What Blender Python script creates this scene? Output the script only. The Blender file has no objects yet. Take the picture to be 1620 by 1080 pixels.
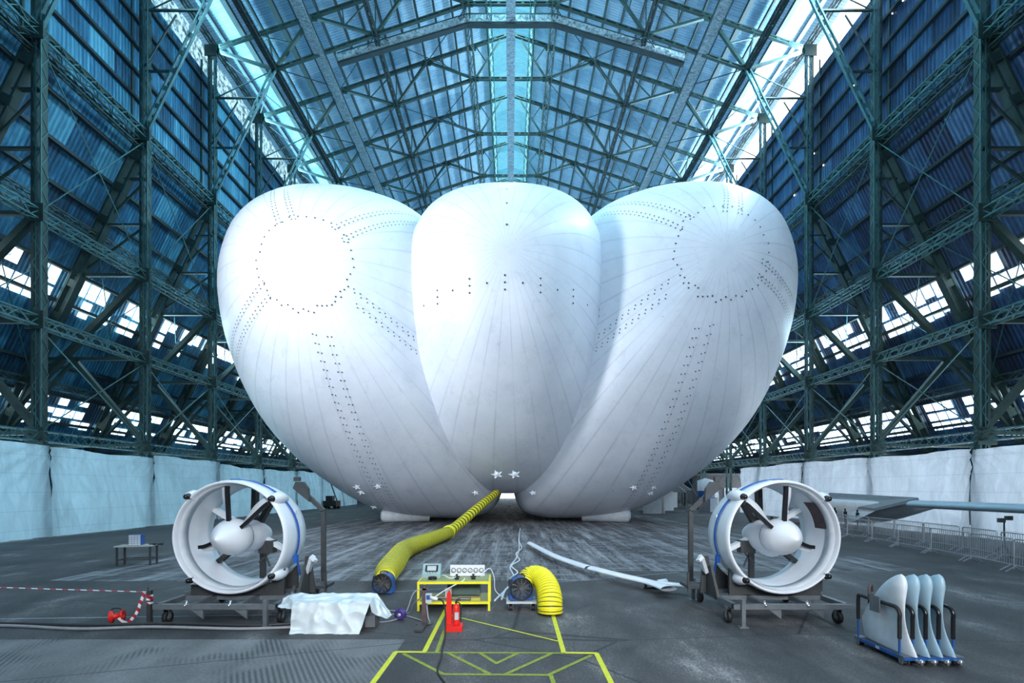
import bpy, math, random
from mathutils import Vector, Matrix
sc = bpy.context.scene
C = sc.collection
PI = math.pi
F = 765.0; CX = 808.0; HY = 772.0; CH = 2.5      # focal length, vanishing point (px), camera height
# ---------------------------------------------------------------- camera
cam = bpy.data.objects.new('camera', bpy.data.cameras.new('camera')); C.objects.link(cam)
cam.location = (0, 0, CH); cam.rotation_euler = (PI/2, 0, 0)
cam.data.sensor_width = 36; cam.data.lens = F/1620*36
cam.data.shift_x = (810-CX)/1620; cam.data.shift_y = (HY-540)/1620
cam.data.clip_end = 600; cam.data.clip_start = .1
sc.camera = cam
# ---------------------------------------------------------------- world
w = bpy.data.worlds.new('daylight'); sc.world = w; w.use_nodes = True
w.node_tree.nodes['Background'].inputs[0].default_value = (.42, .70, 1, 1)
w.node_tree.nodes['Background'].inputs[1].default_value = .24
# ---------------------------------------------------------------- daylight entering the shed, with added fill lights
def area(name, loc, target, sx, sy, power, color, spread=180):
    l = bpy.data.lights.new(name, 'AREA'); l.shape = 'RECTANGLE'; l.size = sx; l.size_y = sy
    l.energy = power; l.color = color; l.spread = math.radians(spread)
    o = bpy.data.objects.new(name, l); C.objects.link(o); o.location = loc
    o.rotation_euler = (Vector(target)-Vector(loc)).to_track_quat('-Z', 'Y').to_euler()
    return o
area('added_left_key', (-22, 11, 17), (2, 32, 16), 2.2, 8, 2300, (.93, .96, 1), 110)  # added key lamp for the hull from the left; no door opens there
area('front_door_daylight', (4, -10, 15), (2, 30, 12), 24, 14, 1450, (.75, .87, 1), 120)
area('added_foreground_fill', (3, -7, 8), (0, 12, 0), 9, 3, 470, (1, .97, .93), 75)  # added fill lamp that brightens the foreground equipment
area('clerestory_daylight', (23.4, 52, 37.6), (6, 52, 41), 95, 1.6, 42000, (.55, .82, 1), 180)
area('clerestory_daylight_left', (-23.4, 52, 37.6), (-10, 52, 40), 95, 1.6, 11000, (.35, .8, 1), 180)
area('ridge_daylight', (0, 52, 46.5), (0, 52, 0), 3, 90, 9000, (.4, .85, 1), 180)
area('strip_daylight_right', (28.3, 48, 15.5), (0, 44, 16), 70, 2, 4500, (.5, .8, 1), 180)
area('strip_daylight_left', (-28.3, 48, 15.5), (0, 44, 16), 70, 2, 3500, (.5, .85, 1), 180)
for _s in (-1, 1):
    area('added_sheet_backlight', (_s*31.5, 42, 2.4), (0, 42, 2.6), 64, 4, 3300 if _s > 0 else 2600, (.8, .92, 1) if _s > 0 else (.55, .85, 1), 170)  # added lamps behind the plastic sheets to backlight them
sc.view_settings.view_transform = 'Standard'; sc.view_settings.look = 'None'
sc.view_settings.gamma = 1; sc.view_settings.use_curve_mapping = False
sc.view_settings.exposure = 0.25
sc.cycles.use_denoising = True
sc.cycles.max_bounces = 5; sc.cycles.diffuse_bounces = 3; sc.cycles.glossy_bounces = 2
# ---------------------------------------------------------------- helpers
def P(px, py, z=0.0):                    # ground-plane reading of the photo: where a point of height z seen there stands
    Y = (CH-z)*F/(py-HY); return Vector(((px-CX)*Y/F, Y, z))
def Q(px, py, Y):                        # a point at distance Y
    return Vector(((px-CX)*Y/F, Y, CH-(py-HY)*Y/F))
class MB:
    def __init__(s): s.v = []; s.f = []; s.m = []; s.sm = []; s.uv = {}
    def add(s, vs, fs, mi=0, smooth=False):
        b = len(s.v); s.v += [tuple(v) for v in vs]
        for f in fs: s.f.append(tuple(i+b for i in f)); s.m.append(mi); s.sm.append(smooth)
    def box(s, c, d, rz=0, mi=0, M=None):
        x, y, z = d[0]/2, d[1]/2, d[2]/2
        R = Matrix.Rotation(rz, 3, 'Z') if M is None else M
        vs = [Vector(c)+R@Vector(p) for p in ((-x,-y,-z),(x,-y,-z),(x,y,-z),(-x,y,-z),(-x,-y,z),(x,-y,z),(x,y,z),(-x,y,z))]
        s.add(vs, [(0,3,2,1),(4,5,6,7),(0,1,5,4),(1,2,6,5),(2,3,7,6),(3,0,4,7)], mi)
    def bar(s, p, q, w=.1, h=None, mi=0):
        p = Vector(p); q = Vector(q); d = q-p; L = d.length
        if L < 1e-6: return
        h = w if h is None else h
        d.normalize(); up = Vector((0,1,0)) if abs(d.y) < .9 else Vector((0,0,1))
        a = d.cross(up).normalized(); b = a.cross(d)
        M = Matrix((a, b, d)).transposed()
        s.box((p+q)/2, (w, h, L), M=M, mi=mi)
    def tube(s, pts, r, n=8, mi=0, caps=True, closed=False):
        pts = [Vector(p) for p in pts]; N = len(pts)
        rs = r if isinstance(r, (list, tuple)) else [r]*N
        rings = []; a = None
        for i, p in enumerate(pts):
            if closed: t = pts[(i+1)%N]-pts[i-1]
            else: t = pts[min(i+1,N-1)]-pts[max(i-1,0)]
            t.normalize()
            if a is None:
                u = Vector((0,0,1)) if abs(t.z) < .9 else Vector((0,1,0)); a = t.cross(u).normalized()
            a = (a-t*a.dot(t)).normalized(); b = t.cross(a)
            rings.append([p+a*math.cos(2*PI*k/n)*rs[i]+b*math.sin(2*PI*k/n)*rs[i] for k in range(n)])
        vs = [v for R in rings for v in R]; fs = []
        for i in range(N if closed else N-1):
            j = (i+1)%N
            for k in range(n): fs.append((i*n+k, i*n+(k+1)%n, j*n+(k+1)%n, j*n+k))
        s.add(vs, fs, mi, True)
        if caps and not closed:
            s.add(rings[0], [tuple(range(n))[::-1]], mi); s.add(rings[-1], [tuple(range(n))], mi)
    def lathe(s, prof, org=(0,0,0), axis=(0,0,1), n=32, mi=0, closed=False, arc=(0, 2*PI)):   # prof: (radius, along axis)
        ax = Vector(axis).normalized(); u = Vector((0,0,1)) if abs(ax.z) < .9 else Vector((1,0,0))
        a = u.cross(ax).normalized(); b = ax.cross(a); o = Vector(org); m = len(prof)
        vs = []
        for k in range(n):
            t = 2*PI*k/n
            for r, h in prof: vs.append(o+ax*h+(a*math.cos(t)+b*math.sin(t))*r)
        fs = []
        for k in range(n):
            k2 = (k+1)%n
            for j in range(m if closed else m-1):
                j2 = (j+1)%m; fs.append((k*m+j, k*m+j2, k2*m+j2, k2*m+j))
        s.add(vs, fs, mi, True)
    def sphere(s, c, r, n=16, m=8, mi=0, sc=(1,1,1)):
        prof = [(max(math.sin(PI*j/m),1e-4)*r, -math.cos(PI*j/m)*r) for j in range(m+1)]
        b = len(s.v); s.lathe(prof, (0,0,0), n=n, mi=mi)
        s.v[b:] = [(c[0]+x*sc[0], c[1]+y*sc[1], c[2]+z*sc[2]) for x,y,z in s.v[b:]]
    def grid(s, fn, nu, nv, mi=0, smooth=True, wrap=False):
        vs = [fn(i/(nu-(0 if wrap else 1)), j/(nv-1)) for i in range(nu) for j in range(nv)]
        fs = []
        for i in range(nu if wrap else nu-1):
            i2 = (i+1)%nu
            for j in range(nv-1): fs.append((i*nv+j, i2*nv+j, i2*nv+j+1, i*nv+j+1))
        s.add(vs, fs, mi, smooth)
    def prism(s, poly, a, b, plane='xz', mi=0):          # polygon extruded from a to b along the missing axis
        def mk(u, v, t): return {'xz': (u,t,v), 'yz': (t,u,v), 'xy': (u,v,t)}[plane]
        n = len(poly); vs = [mk(u,v,a) for u,v in poly]+[mk(u,v,b) for u,v in poly]
        fs = [tuple(range(n)), tuple(range(2*n-1, n-1, -1))]+[(i, (i+1)%n+0, (i+1)%n+n, i+n) for i in range(n)]
        s.add(vs, fs, mi)
    def lattice(s, p, q, w, h, pitch, ch=.06, lc=.035, faces='wh', off=(0,0,0)):
        """laced girder: four corner bars, zigzag lacing. w is across, h along the second axis"""
        p = Vector(p)+Vector(off); q = Vector(q)+Vector(off); d = (q-p); L = d.length; d.normalize()
        up = Vector((0,0,1)) if abs(d.z) < .8 else Vector((0,1,0))
        a = d.cross(up).normalized(); b = a.cross(d).normalized()
        for i in (-1,1):
            for j in (-1,1):
                o = a*i*w/2+b*j*h/2; s.bar(p+o, q+o, ch, ch)
        n = max(2, int(L/pitch))
        for k in range(n):
            t0 = p+d*L*k/n; t1 = p+d*L*(k+1)/n; sg = 1 if k%2 else -1
            if 'w' in faces:
                for j in (-1,1): s.bar(t0+a*sg*w/2+b*j*h/2, t1-a*sg*w/2+b*j*h/2, lc, lc)
            if 'h' in faces:
                for i in (-1,1): s.bar(t0+b*sg*h/2+a*i*w/2, t1-b*sg*h/2+a*i*w/2, lc, lc)
    def build(s, name, mats, parent=None, label=None, fix=True):
        me = bpy.data.meshes.new(name); me.from_pydata(s.v, [], s.f)
        for m in (mats if isinstance(mats, (list, tuple)) else [mats]): me.materials.append(m)
        me.polygons.foreach_set('material_index', s.m); me.polygons.foreach_set('use_smooth', s.sm)
        if fix:
            import bmesh
            bm = bmesh.new(); bm.from_mesh(me); bmesh.ops.recalc_face_normals(bm, faces=bm.faces); bm.to_mesh(me); bm.free()
        me.update()
        o = bpy.data.objects.new(name, me); C.objects.link(o)
        if parent is not None: o.parent = parent
        if label: o['label'] = label
        return o
def tag(o, label, cat, group=None, kind=None):
    o['label'] = label; o['category'] = cat
    if group: o['group'] = group
    if kind: o['kind'] = kind
    return o
def empty(name, loc, label, cat, group=None, rz=0):
    o = bpy.data.objects.new(name, None); C.objects.link(o); o.location = loc; o.rotation_euler = (0,0,rz)
    o.empty_display_size = .2
    return tag(o, label, cat, group)
def copy_tree(o, parent=None):
    c = o.copy(); C.objects.link(c)
    if parent is not None: c.parent = parent
    for ch in [x for x in list(bpy.data.objects) if x.parent == o]: copy_tree(ch, c)
    return c
def struct(o): o['kind'] = 'structure'; return o
def bez(pts, n=10):                       # smooth path through points
    pts = [Vector(p) for p in pts]; out = []
    for i in range(len(pts)-1):
        p0 = pts[max(i-1,0)]; p1 = pts[i]; p2 = pts[i+1]; p3 = pts[min(i+2,len(pts)-1)]
        for k in range(n):
            t = k/n
            out.append(.5*((2*p1)+(p2-p0)*t+(2*p0-5*p1+4*p2-p3)*t*t+(3*p1-p0-3*p2+p3)*t*t*t))
    out.append(pts[-1]); return out
# ---------------------------------------------------------------- materials
class NT:
    def __init__(s, name):
        s.mat = bpy.data.materials.new(name); s.mat.use_nodes = True
        s.t = s.mat.node_tree; s.b = s.t.nodes['Principled BSDF']; s.L = s.t.links
    def n(s, typ, **kw):
        x = s.t.nodes.new(typ)
        for k, v in kw.items(): setattr(x, k, v)
        return x
    def put(s, sock, v):
        if hasattr(v, 'is_output') or hasattr(v, 'links'): s.L.new(v, sock)
        else: sock.default_value = v
    def math(s, op, a, b=0.0, c=None):
        x = s.n('ShaderNodeMath', operation=op); s.put(x.inputs[0], a); s.put(x.inputs[1], b)
        if c is not None: s.put(x.inputs[2], c)
        return x.outputs[0]
    def co(s, kind='Object'): return s.n('ShaderNodeTexCoord').outputs[kind]
    def xyz(s, v): x = s.n('ShaderNodeSeparateXYZ'); s.L.new(v, x.inputs[0]); return x.outputs
    def comb(s, x, y, z):
        c = s.n('ShaderNodeCombineXYZ'); s.put(c.inputs[0], x); s.put(c.inputs[1], y); s.put(c.inputs[2], z); return c.outputs[0]
    def map(s, v, sc=(1,1,1), rot=(0,0,0)):
        m = s.n('ShaderNodeMapping'); s.L.new(v, m.inputs[0]); m.inputs['Scale'].default_value = sc; m.inputs['Rotation'].default_value = rot; return m.outputs[0]
    def noise(s, v, scale, detail=4, rough=.6, dist=0):
        x = s.n('ShaderNodeTexNoise'); s.L.new(v, x.inputs['Vector']); x.inputs['Scale'].default_value = scale
        x.inputs['Detail'].default_value = detail; x.inputs['Roughness'].default_value = rough; x.inputs['Distortion'].default_value = dist
        return x.outputs[0]
    def white(s, v): x = s.n('ShaderNodeTexWhiteNoise'); s.L.new(v, x.inputs[0]); return x.outputs[0]
    def ramp(s, f, stops):
        r = s.n('ShaderNodeValToRGB'); s.L.new(f, r.inputs[0]); e = r.color_ramp.elements
        while len(e) < len(stops): e.new(.5)
        for i, (p, c) in enumerate(stops):
            e[i].position = p; e[i].color = (c, c, c, 1) if isinstance(c, (int, float)) else (*c, 1)
        return r.outputs[0]
    def mix(s, f, a, b, mode='MIX'):
        x = s.n('ShaderNodeMix', data_type='RGBA', blend_type=mode); s.put(x.inputs[0], f)
        for i, c in ((6, a), (7, b)): s.put(x.inputs[i], (*c, 1) if isinstance(c, tuple) else c)
        return x.outputs[2]
    def bump(s, h, strength=.3, dist=.02):
        x = s.n('ShaderNodeBump'); s.L.new(h, x.inputs['Height']); x.inputs['Strength'].default_value = strength
        x.inputs['Distance'].default_value = dist; s.L.new(x.outputs[0], s.b.inputs['Normal'])
def plain(name, col, rough=.5, metal=0, var=.12, scale=6, bump=0, spec=.5, alpha=None):
    t = NT(name); co = t.co(); nz = t.noise(co, scale, 5, .65)
    c = t.mix(t.ramp(nz, [(.3, 0), (.75, 1)]), tuple(x*(1-var) for x in col), tuple(min(1, x*(1+var)) for x in col))
    t.L.new(c, t.b.inputs['Base Color']); t.b.inputs['Roughness'].default_value = rough; t.b.inputs['Metallic'].default_value = metal
    t.b.inputs['Specular IOR Level'].default_value = spec
    if bump: t.bump(nz, bump, .02)
    return t.mat
M = {}
M['steel'] = plain('green_steel', (.022, .055, .052), .45, .25, .35, 2)
M['steel_l'] = plain('lit_green_steel', (.045, .15, .165), .42, .3, .3, 2)  # same green steel with the light it catches mixed into its colour
M['purlin'] = plain('dark_purlin_steel', (.012, .03, .035), .6, .1, .3, 2)
M['grey'] = plain('grey_galvanised_steel', (.16, .18, .2), .45, .3, .2, 5)
M['dgrey'] = plain('dark_grey_steel', (.06, .065, .07), .5, .3, .2, 5)
M['galv'] = plain('bright_galvanised_steel', (.4, .43, .46), .4, .4, .15, 5)
M['black'] = plain('black_rubber', (.012, .012, .014), .6, 0, .2, 8)
M['blackg'] = plain('glossy_black', (.01, .01, .012), .25, 0, .1, 8)
M['white'] = plain('white_painted_composite', (.78, .82, .88), .32, 0, .06, 2)
M['white2'] = plain('worn_white_composite', (.7, .75, .8), .4, 0, .14, 3)
M['blue'] = plain('blue_paint', (.02, .1, .34), .4, .1, .2, 6)
M['bluestrap'] = plain('blue_webbing', (.01, .1, .42), .7, 0, .1, 20)
M['yellow'] = plain('yellow_paint', (.85, .78, .02), .45, 0, .08, 6)
M['olive'] = plain('yellowed_board', (.32, .34, .16), .6, 0, .2, 4)
M['red'] = plain('red_plastic', (.75, .02, .015), .35, 0, .06, 6)
M['bluegrey'] = plain('blue_grey_spar_fin_shade', (.34, .5, .6), .35, 0, .08, 2)  # own colour of the wing spar; on the white fins, shade put into colour
M['brown'] = plain('brown_rusty_steel', (.10, .07, .075), .7, .2, .3, 9)
M['panelgrey'] = plain('light_grey_enamel', (.5, .54, .56), .4, 0, .06, 6)
M['cable'] = plain('grey_cable', (.3, .31, .34), .6, 0, .15, 8)
M['purple'] = plain('purple_plastic', (.05, .03, .2), .5, 0, .1, 8)
M['chrome'] = plain('chrome', (.7, .72, .75), .2, .9, .05, 8)
M['tapey'] = plain('yellow_floor_tape', (.62, .62, .03), .6, 0, .15, 14)
M['tapef'] = plain('faded_yellow_floor_paint', (.25, .30, .035), .75, 0, .35, 18)
M['linew'] = plain('worn_white_line', (.28, .31, .34), .7, 0, .4, 10)
M['brick'] = plain('grey_brick', (.16, .15, .16), .8, 0, .3, 8)
M['wood'] = plain('pale_board', (.45, .45, .42), .6, 0, .15, 6)
M['tent'] = plain('white_tent_fabric', (.75, .8, .85), .7, 0, .08, 3)
M['duct'] = None

def wall_mat(name, c_lo, c_mid, c_hi, rust=0, axis=1, per=.26):
    t = NT(name); co = t.co(); X, Y, Z = t.xyz(co)
    A = (X, Y, Z)[axis]; B = (Y, X, Z)[axis] if axis == 1 else Y
    down = Z if axis == 1 else X
    cell = t.comb(t.math('FLOOR', t.math('DIVIDE', A, 1.79)), t.math('FLOOR', t.math('DIVIDE', down, 1.9)), 0)
    wn = t.white(cell)
    streak = t.noise(t.map(co, (1, 1.6, .16) if axis == 1 else (.2, 1.6, .2)), 1.6, 6, .7)
    big = t.noise(co, .09, 3, .5)
    f = t.math('ADD', t.math('MULTIPLY', wn, .35), t.math('ADD', t.math('MULTIPLY', streak, .75), t.math('MULTIPLY', t.math('SUBTRACT', big, .5), .5)))
    col = t.ramp(f, [(.36, c_lo), (.56, c_mid), (.76, c_hi)])
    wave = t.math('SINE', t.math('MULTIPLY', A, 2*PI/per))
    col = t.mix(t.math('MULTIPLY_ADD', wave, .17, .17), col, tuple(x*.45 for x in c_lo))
    if rust:
        rn = t.noise(t.map(co, (1, .8, .5)), .8, 6, .75)
        col = t.mix(t.ramp(rn, [(.62, 0), (.70, rust)]), col, (.05, .03, .028))
    t.L.new(col, t.b.inputs['Base Color']); t.b.inputs['Roughness'].default_value = .5; t.b.inputs['Metallic'].default_value = .15
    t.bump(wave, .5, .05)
    return t.mat
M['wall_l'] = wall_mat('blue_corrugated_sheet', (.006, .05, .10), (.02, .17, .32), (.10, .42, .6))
M['wall_r'] = wall_mat('shaded_rusty_sheet', (.006, .022, .06), (.015, .07, .18), (.06, .19, .36), .9)  # same cladding, the right wall's shade mixed into darker colours, plus rust
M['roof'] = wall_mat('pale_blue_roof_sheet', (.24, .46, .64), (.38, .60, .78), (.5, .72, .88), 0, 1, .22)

def emis(name, col, strength, mull=None, dirt=.5):
    t = NT(name); co = t.co(); e = (*col, 1)
    nz = t.noise(t.map(co, (1, 1, 1)), 2.2, 5, .7)
    f = t.ramp(nz, [(max(dirt-.16, 0), .06), (max(dirt, .01), 1)])
    t.b.inputs['Base Color'].default_value = (.1, .2, .25, 1)
    t.L.new(t.mix(1.0, f, tuple(col), 'MULTIPLY'), t.b.inputs['Emission Color'])
    t.b.inputs['Emission Strength'].default_value = strength
    return t.mat
M['pane'] = emis('daylit_dirty_pane', (.75, .95, 1), 2.6, dirt=.47)
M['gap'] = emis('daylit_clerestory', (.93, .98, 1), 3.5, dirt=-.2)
M['gapdim'] = emis('shaded_dirty_clerestory', (.55, .9, 1), 1.0, dirt=.58)  # weaker glow paints the shade side of the clerestory, with dirt patches
M['ridgepane'] = emis('green_ridge_pane', (.35, .95, .85), 1.3, dirt=.3)
M['farlight'] = emis('open_far_door_daylight', (.9, .97, 1), 1.6, dirt=.1)

def duct_mat():
    t = NT('crinkled_silver_duct'); co = t.co()
    nz = t.noise(t.map(co, (1, 4, 1)), 3, 5, .8, 1)
    t.L.new(t.ramp(nz, [(.38, (.05, .09, .11)), (.6, (.45, .6, .68))]), t.b.inputs['Base Color'])
    t.b.inputs['Metallic'].default_value = .3; t.b.inputs['Roughness'].default_value = .35; t.bump(nz, .6, .1)
    return t.mat
M['duct'] = duct_mat()

def floor_mat():
    t = NT('worn_asphalt_floor'); co = t.co(); X, Y, Z = t.xyz(co)
    fine = t.noise(co, 26, 6, .8); mid = t.noise(t.map(co, (1, .5, 1), (0, 0, .25)), .8, 7, .7); big = t.noise(co, .16, 3, .6)
    f = t.math('ADD', t.math('MULTIPLY', fine, .42), t.math('ADD', t.math('MULTIPLY', mid, .55), t.math('MULTIPLY', big, .25)))
    col = t.ramp(f, [(.42, (.004, .004, .006)), (.55, (.034, .034, .037)), (.66, (.095, .094, .098)), (.78, (.42, .41, .42))])
    # block paving beyond the asphalt strip
    br = t.n('ShaderNodeTexBrick'); t.L.new(t.map(co, (1, 1, 1), (0, 0, .06)), br.inputs['Vector'])
    br.inputs['Color1'].default_value = (.07, .07, .078, 1); br.inputs['Color2'].default_value = (.19, .19, .205, 1)
    br.inputs['Mortar'].default_value = (.012, .014, .02, 1); br.inputs['Scale'].default_value = 1
    br.inputs['Brick Width'].default_value = 1.1; br.inputs['Row Height'].default_value = .42; br.inputs['Mortar Size'].default_value = .032
    bw = t.mix(t.ramp(mid, [(.4, 0), (.7, .75)]), br.outputs[0], (.03, .034, .042))
    bw = t.mix(t.math('MULTIPLY', t.ramp(t.noise(t.map(co, (1.5, .09, 1)), 1.4, 7, .8), [(.47, 0), (.66, 1)]), .6), bw, (.55, .56, .6))
    edge = t.math('ADD', Y, t.math('MULTIPLY', t.noise(co, .5, 2), .6))
    far = t.math('GREATER_THAN', edge, 13.4)
    smooth_r = t.math('MULTIPLY', t.math('GREATER_THAN', X, 2.9), t.math('LESS_THAN', Y, 14.6))
    mask = t.math('MULTIPLY', far, t.math('SUBTRACT', 1, smooth_r))
    mask = t.math('MULTIPLY', mask, t.math('LESS_THAN', t.math('ABSOLUTE', X), 12.5))
    col = t.mix(mask, col, bw)
    # ribbed concrete slabs at front left
    rib = t.math('SINE', t.math('MULTIPLY', t.math('ADD', t.math('MULTIPLY', X, .86), t.math('MULTIPLY', Y, .5)), 2*PI/.07))
    rmask = t.math('MULTIPLY', t.math('LESS_THAN', X, -1.75), t.math('LESS_THAN', Y, 8.0))
    rn = t.ramp(t.noise(co, .55, 2), [(.48, 0), (.55, 1)])
    conc = t.mix(t.ramp(f, [(.4, 0), (.8, 1)]), (.02, .022, .024), (.30, .31, .32))
    conc = t.mix(t.math('MULTIPLY', rn, t.math('MULTIPLY_ADD', rib, .35, .35)), conc, (.02, .024, .03))
    col = t.mix(rmask, col, conc)
    # long cracks
    vo = t.n('ShaderNodeTexVoronoi', feature='DISTANCE_TO_EDGE'); t.L.new(t.map(co, (.09, .2, 1), (0, 0, .3)), vo.inputs['Vector']); vo.inputs['Scale'].default_value = 1
    col = t.mix(t.ramp(vo.outputs['Distance'], [(.0, .85), (.004, 0)]), col, (.01, .012, .016))
    t.L.new(col, t.b.inputs['Base Color'])
    t.L.new(t.ramp(mid, [(.3, .5), (.7, .8)]), t.b.inputs['Roughness'])
    t.bump(t.math('ADD', t.math('MULTIPLY', fine, .5), t.math('ADD', mid, t.math('MULTIPLY', br.outputs[1], t.math('MULTIPLY', mask, -.5)))), .55, .05)
    return t.mat
M['floor'] = floor_mat()

def hull_mat():
    t = NT('weathered_white_hull_fabric'); uv = t.co('UV'); co = t.co(); U, V, _ = t.xyz(uv)
    base = t.mix(t.ramp(t.noise(co, .35, 6, .7), [(.35, 0), (.7, 1)]), (.70, .75, .84), (.80, .84, .91))
    fr = t.math('FRACT', t.math('MULTIPLY', U, 34))
    d = t.math('ABSOLUTE', t.math('SUBTRACT', fr, .5))
    seam = t.math('LESS_THAN', d, .016)
    seam2 = t.math('LESS_THAN', t.math('ABSOLUTE', t.math('SUBTRACT', d, .05)), .007)
    sm = t.math('MULTIPLY', t.math('ADD', seam, t.math('MULTIPLY', seam2, .6)), t.ramp(t.noise(co, .25, 3), [(.35, .25), (.65, 1)]))
    base = t.mix(t.math('MULTIPLY', sm, .5), base, (.22, .25, .29))
    # nose patch rings
    for rr, s_ in ():
        ring = t.math('LESS_THAN', t.math('ABSOLUTE', t.math('SUBTRACT', V, rr)), .0012)
        base = t.mix(t.math('MULTIPLY', ring, s_), base, (.2, .22, .25))
    # grime, scratches
    gr = t.noise(t.map(co, (1, .6, 1)), 1.1, 9, .8, .6)
    base = t.mix(t.ramp(gr, [(.53, 0), (.66, .22)]), base, (.36, .38, .40))
    sc1 = t.noise(t.map(co, (1, 1, 3), (.5, .3, .7)), 2.4, 8, .85, 2.5)
    reg = t.ramp(t.noise(co, .22, 2), [(.5, 0), (.62, 1)])
    base = t.mix(t.math('MULTIPLY', t.ramp(t.math('ABSOLUTE', t.math('SUBTRACT', sc1, .5)), [(.0, .75), (.010, 0)]), reg), base, (.2, .2, .2))
    dm = t.noise(t.map(co, (1, 1, 1.6), (.2, .8, .3)), 1.7, 9, .8, 1.2)
    base = t.mix(t.ramp(dm, [(.655, 0), (.67, .85)]), base, (.07, .065, .06))
    t.L.new(base, t.b.inputs['Base Color']); t.b.inputs['Roughness'].default_value = .46
    t.b.inputs['Coat Weight'].default_value = .06; t.b.inputs['Coat Roughness'].default_value = .2
    t.bump(t.math('ADD', t.math('MULTIPLY', t.noise(co, .8, 4), .6), t.math('MULTIPLY', seam, -.4)), .35, .1)
    return t.mat
M['hull'] = hull_mat()
M['dot'] = plain('dark_lacing_patch', (.05, .055, .06), .7)

def sheet_mat(name, c):
    t = NT(name); co = t.co()
    X, Y, Z = t.xyz(co)
    nz = t.noise(t.map(co, (1, 1, .35)), .9, 6, .7, 1.5)
    col = t.mix(t.ramp(nz, [(.35, 0), (.65, 1)]), tuple(x*.8 for x in c), c)
    fr = t.math('ABSOLUTE', t.math('SUBTRACT', t.math('FRACT', t.math('DIVIDE', Z, .92)), .5))
    col = t.mix(t.ramp(fr, [(.0, .55), (.02, 0)]), col, tuple(x*.45 for x in c))
    t.L.new(col, t.b.inputs['Base Color']); t.b.inputs['Roughness'].default_value = .35
    t.b.inputs['Transmission Weight'].default_value = 0
    tr = t.n('ShaderNodeBsdfTranslucent'); t.L.new(col, tr.inputs[0])
    mx = t.n('ShaderNodeMixShader'); mx.inputs[0].default_value = .45
    out = t.t.nodes['Material Output']; t.L.new(t.b.outputs[0], mx.inputs[1]); t.L.new(tr.outputs[0], mx.inputs[2]); t.L.new(mx.outputs[0], out.inputs[0])
    t.bump(nz, 1, .3)
    return t.mat
M['sheet_l'] = sheet_mat('pale_blue_plastic_sheeting', (.6, .8, .9))
M['sheet_r'] = sheet_mat('white_plastic_sheeting', (.78, .86, .96))
M['tarp'] = plain('creased_white_tarpaulin', (.64, .72, .76), .45, 0, .08, 3, .4)

def hose_mat():
    t = NT('ribbed_yellow_hose'); uv = t.co('UV'); 
    t.b.inputs['Base Color'].default_value = (.82, .74, .015, 1); t.b.inputs['Roughness'].default_value = .5
    return t.mat
M['hose'] = plain('yellow_hose_fabric', (.85, .76, .012), .48, 0, .12, 7)
M['hosed'] = plain('dark_hose_wire', (.10, .09, .01), .6)
def stripe_mat():
    t = NT('red_white_barrier_tape'); X, Y, Z = t.xyz(t.co())
    s = t.math('FRACT', t.math('MULTIPLY', t.math('ADD', t.math('ADD', X, Y), t.math('MULTIPLY', Z, 1.3)), 4.5))
    t.L.new(t.mix(t.math('GREATER_THAN', s, .5), (.8, .82, .85), (.5, .02, .04)), t.b.inputs['Base Color']); return t.mat
M['stripe'] = stripe_mat()

ORD = ['nearest', 'second nearest', 'third nearest', 'fourth nearest', 'fifth nearest', 'sixth nearest', 'seventh nearest', 'eighth nearest', 'ninth nearest', 'tenth nearest', 'eleventh nearest', 'twelfth nearest']
# ================================================================ shed
XC = 24.0; BAY = 7.15; Y0 = 17.5
def rx(z): return XC+(25.6-z)/2.05                     # sloping rafter line
Z_BR = 25.6; Z_EV = 37.8
def bayY(k): return Y0+BAY*k
YF, YE = -8.0, 118.0
fl = MB(); fl.add([(-40, YF-6, 0), (40, YF-6, 0), (40, YE+30, 0), (-40, YE+30, 0)], [(0,1,2,3)])
struct(fl.build('floor', M['floor']))
def wall(side, name, mat):
    s = side; mb = MB(); t = .12; o = .95
    pts = [(rx(0)+o, 0), (XC+o, Z_BR+.2), (XC+o, Z_EV-1.5)]
    poly = pts+[(x+t, z) for x, z in pts[::-1]]
    mb.prism([(s*x, z) for x, z in poly], YF, YE, 'xz')
    return struct(mb.build(name, mat))
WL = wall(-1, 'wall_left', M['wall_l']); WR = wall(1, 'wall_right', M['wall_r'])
for s, W in ((-1, WL), (1, WR)):
    zs = [1.6+1.9*i for i in range(13)]
    for z in zs:
        if z < Z_BR-.3:
            m = MB(); x = rx(z)+.78; m.box((s*x, (YF+YE)/2, z), (.22, YE-YF, .2)); m.build('purlin', M['purlin'], W)
    for z in [26.6+1.75*i for i in range(6)]:
        m = MB(); m.box((s*(XC+.8), (YF+YE)/2, z), (.22, YE-YF, .2)); m.build('purlin', M['purlin'], W)
# roof
SL = .333
def tz(x): return Z_EV+(XC-x)*SL
def roofcl(side):
    mb = MB(); s = side; a = (XC+1.3, tz(XC+1.3)+1.05); b = (1.9, tz(1.9)+1.05)
    mb.prism([(s*a[0], a[1]), (s*b[0], b[1]), (s*b[0], b[1]+.12), (s*a[0], a[1]+.12)], YF, YE, 'xz')
    if side == 1: mb.prism([(-2.1, 48.2), (0, 48.9), (2.1, 48.2), (2.1, 48.35), (0, 49.05), (-2.1, 48.35)], YF, YE, 'xz')
    return mb
rf = roofcl(1); r2 = roofcl(-1)
rf.add(r2.v, r2.f)
ROOF = struct(rf.build('ceiling', M['roof']))
for s in (-1, 1):
    for i in range(15):
        x = 23.2-1.5*i
        m = MB(); wide = .42 if i in (1, 3) else .16
        m.box((s*x, (YF+YE)/2, tz(x)+.75), (wide, YE-YF, .28)); m.build('purlin', M['purlin'], ROOF)
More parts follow.
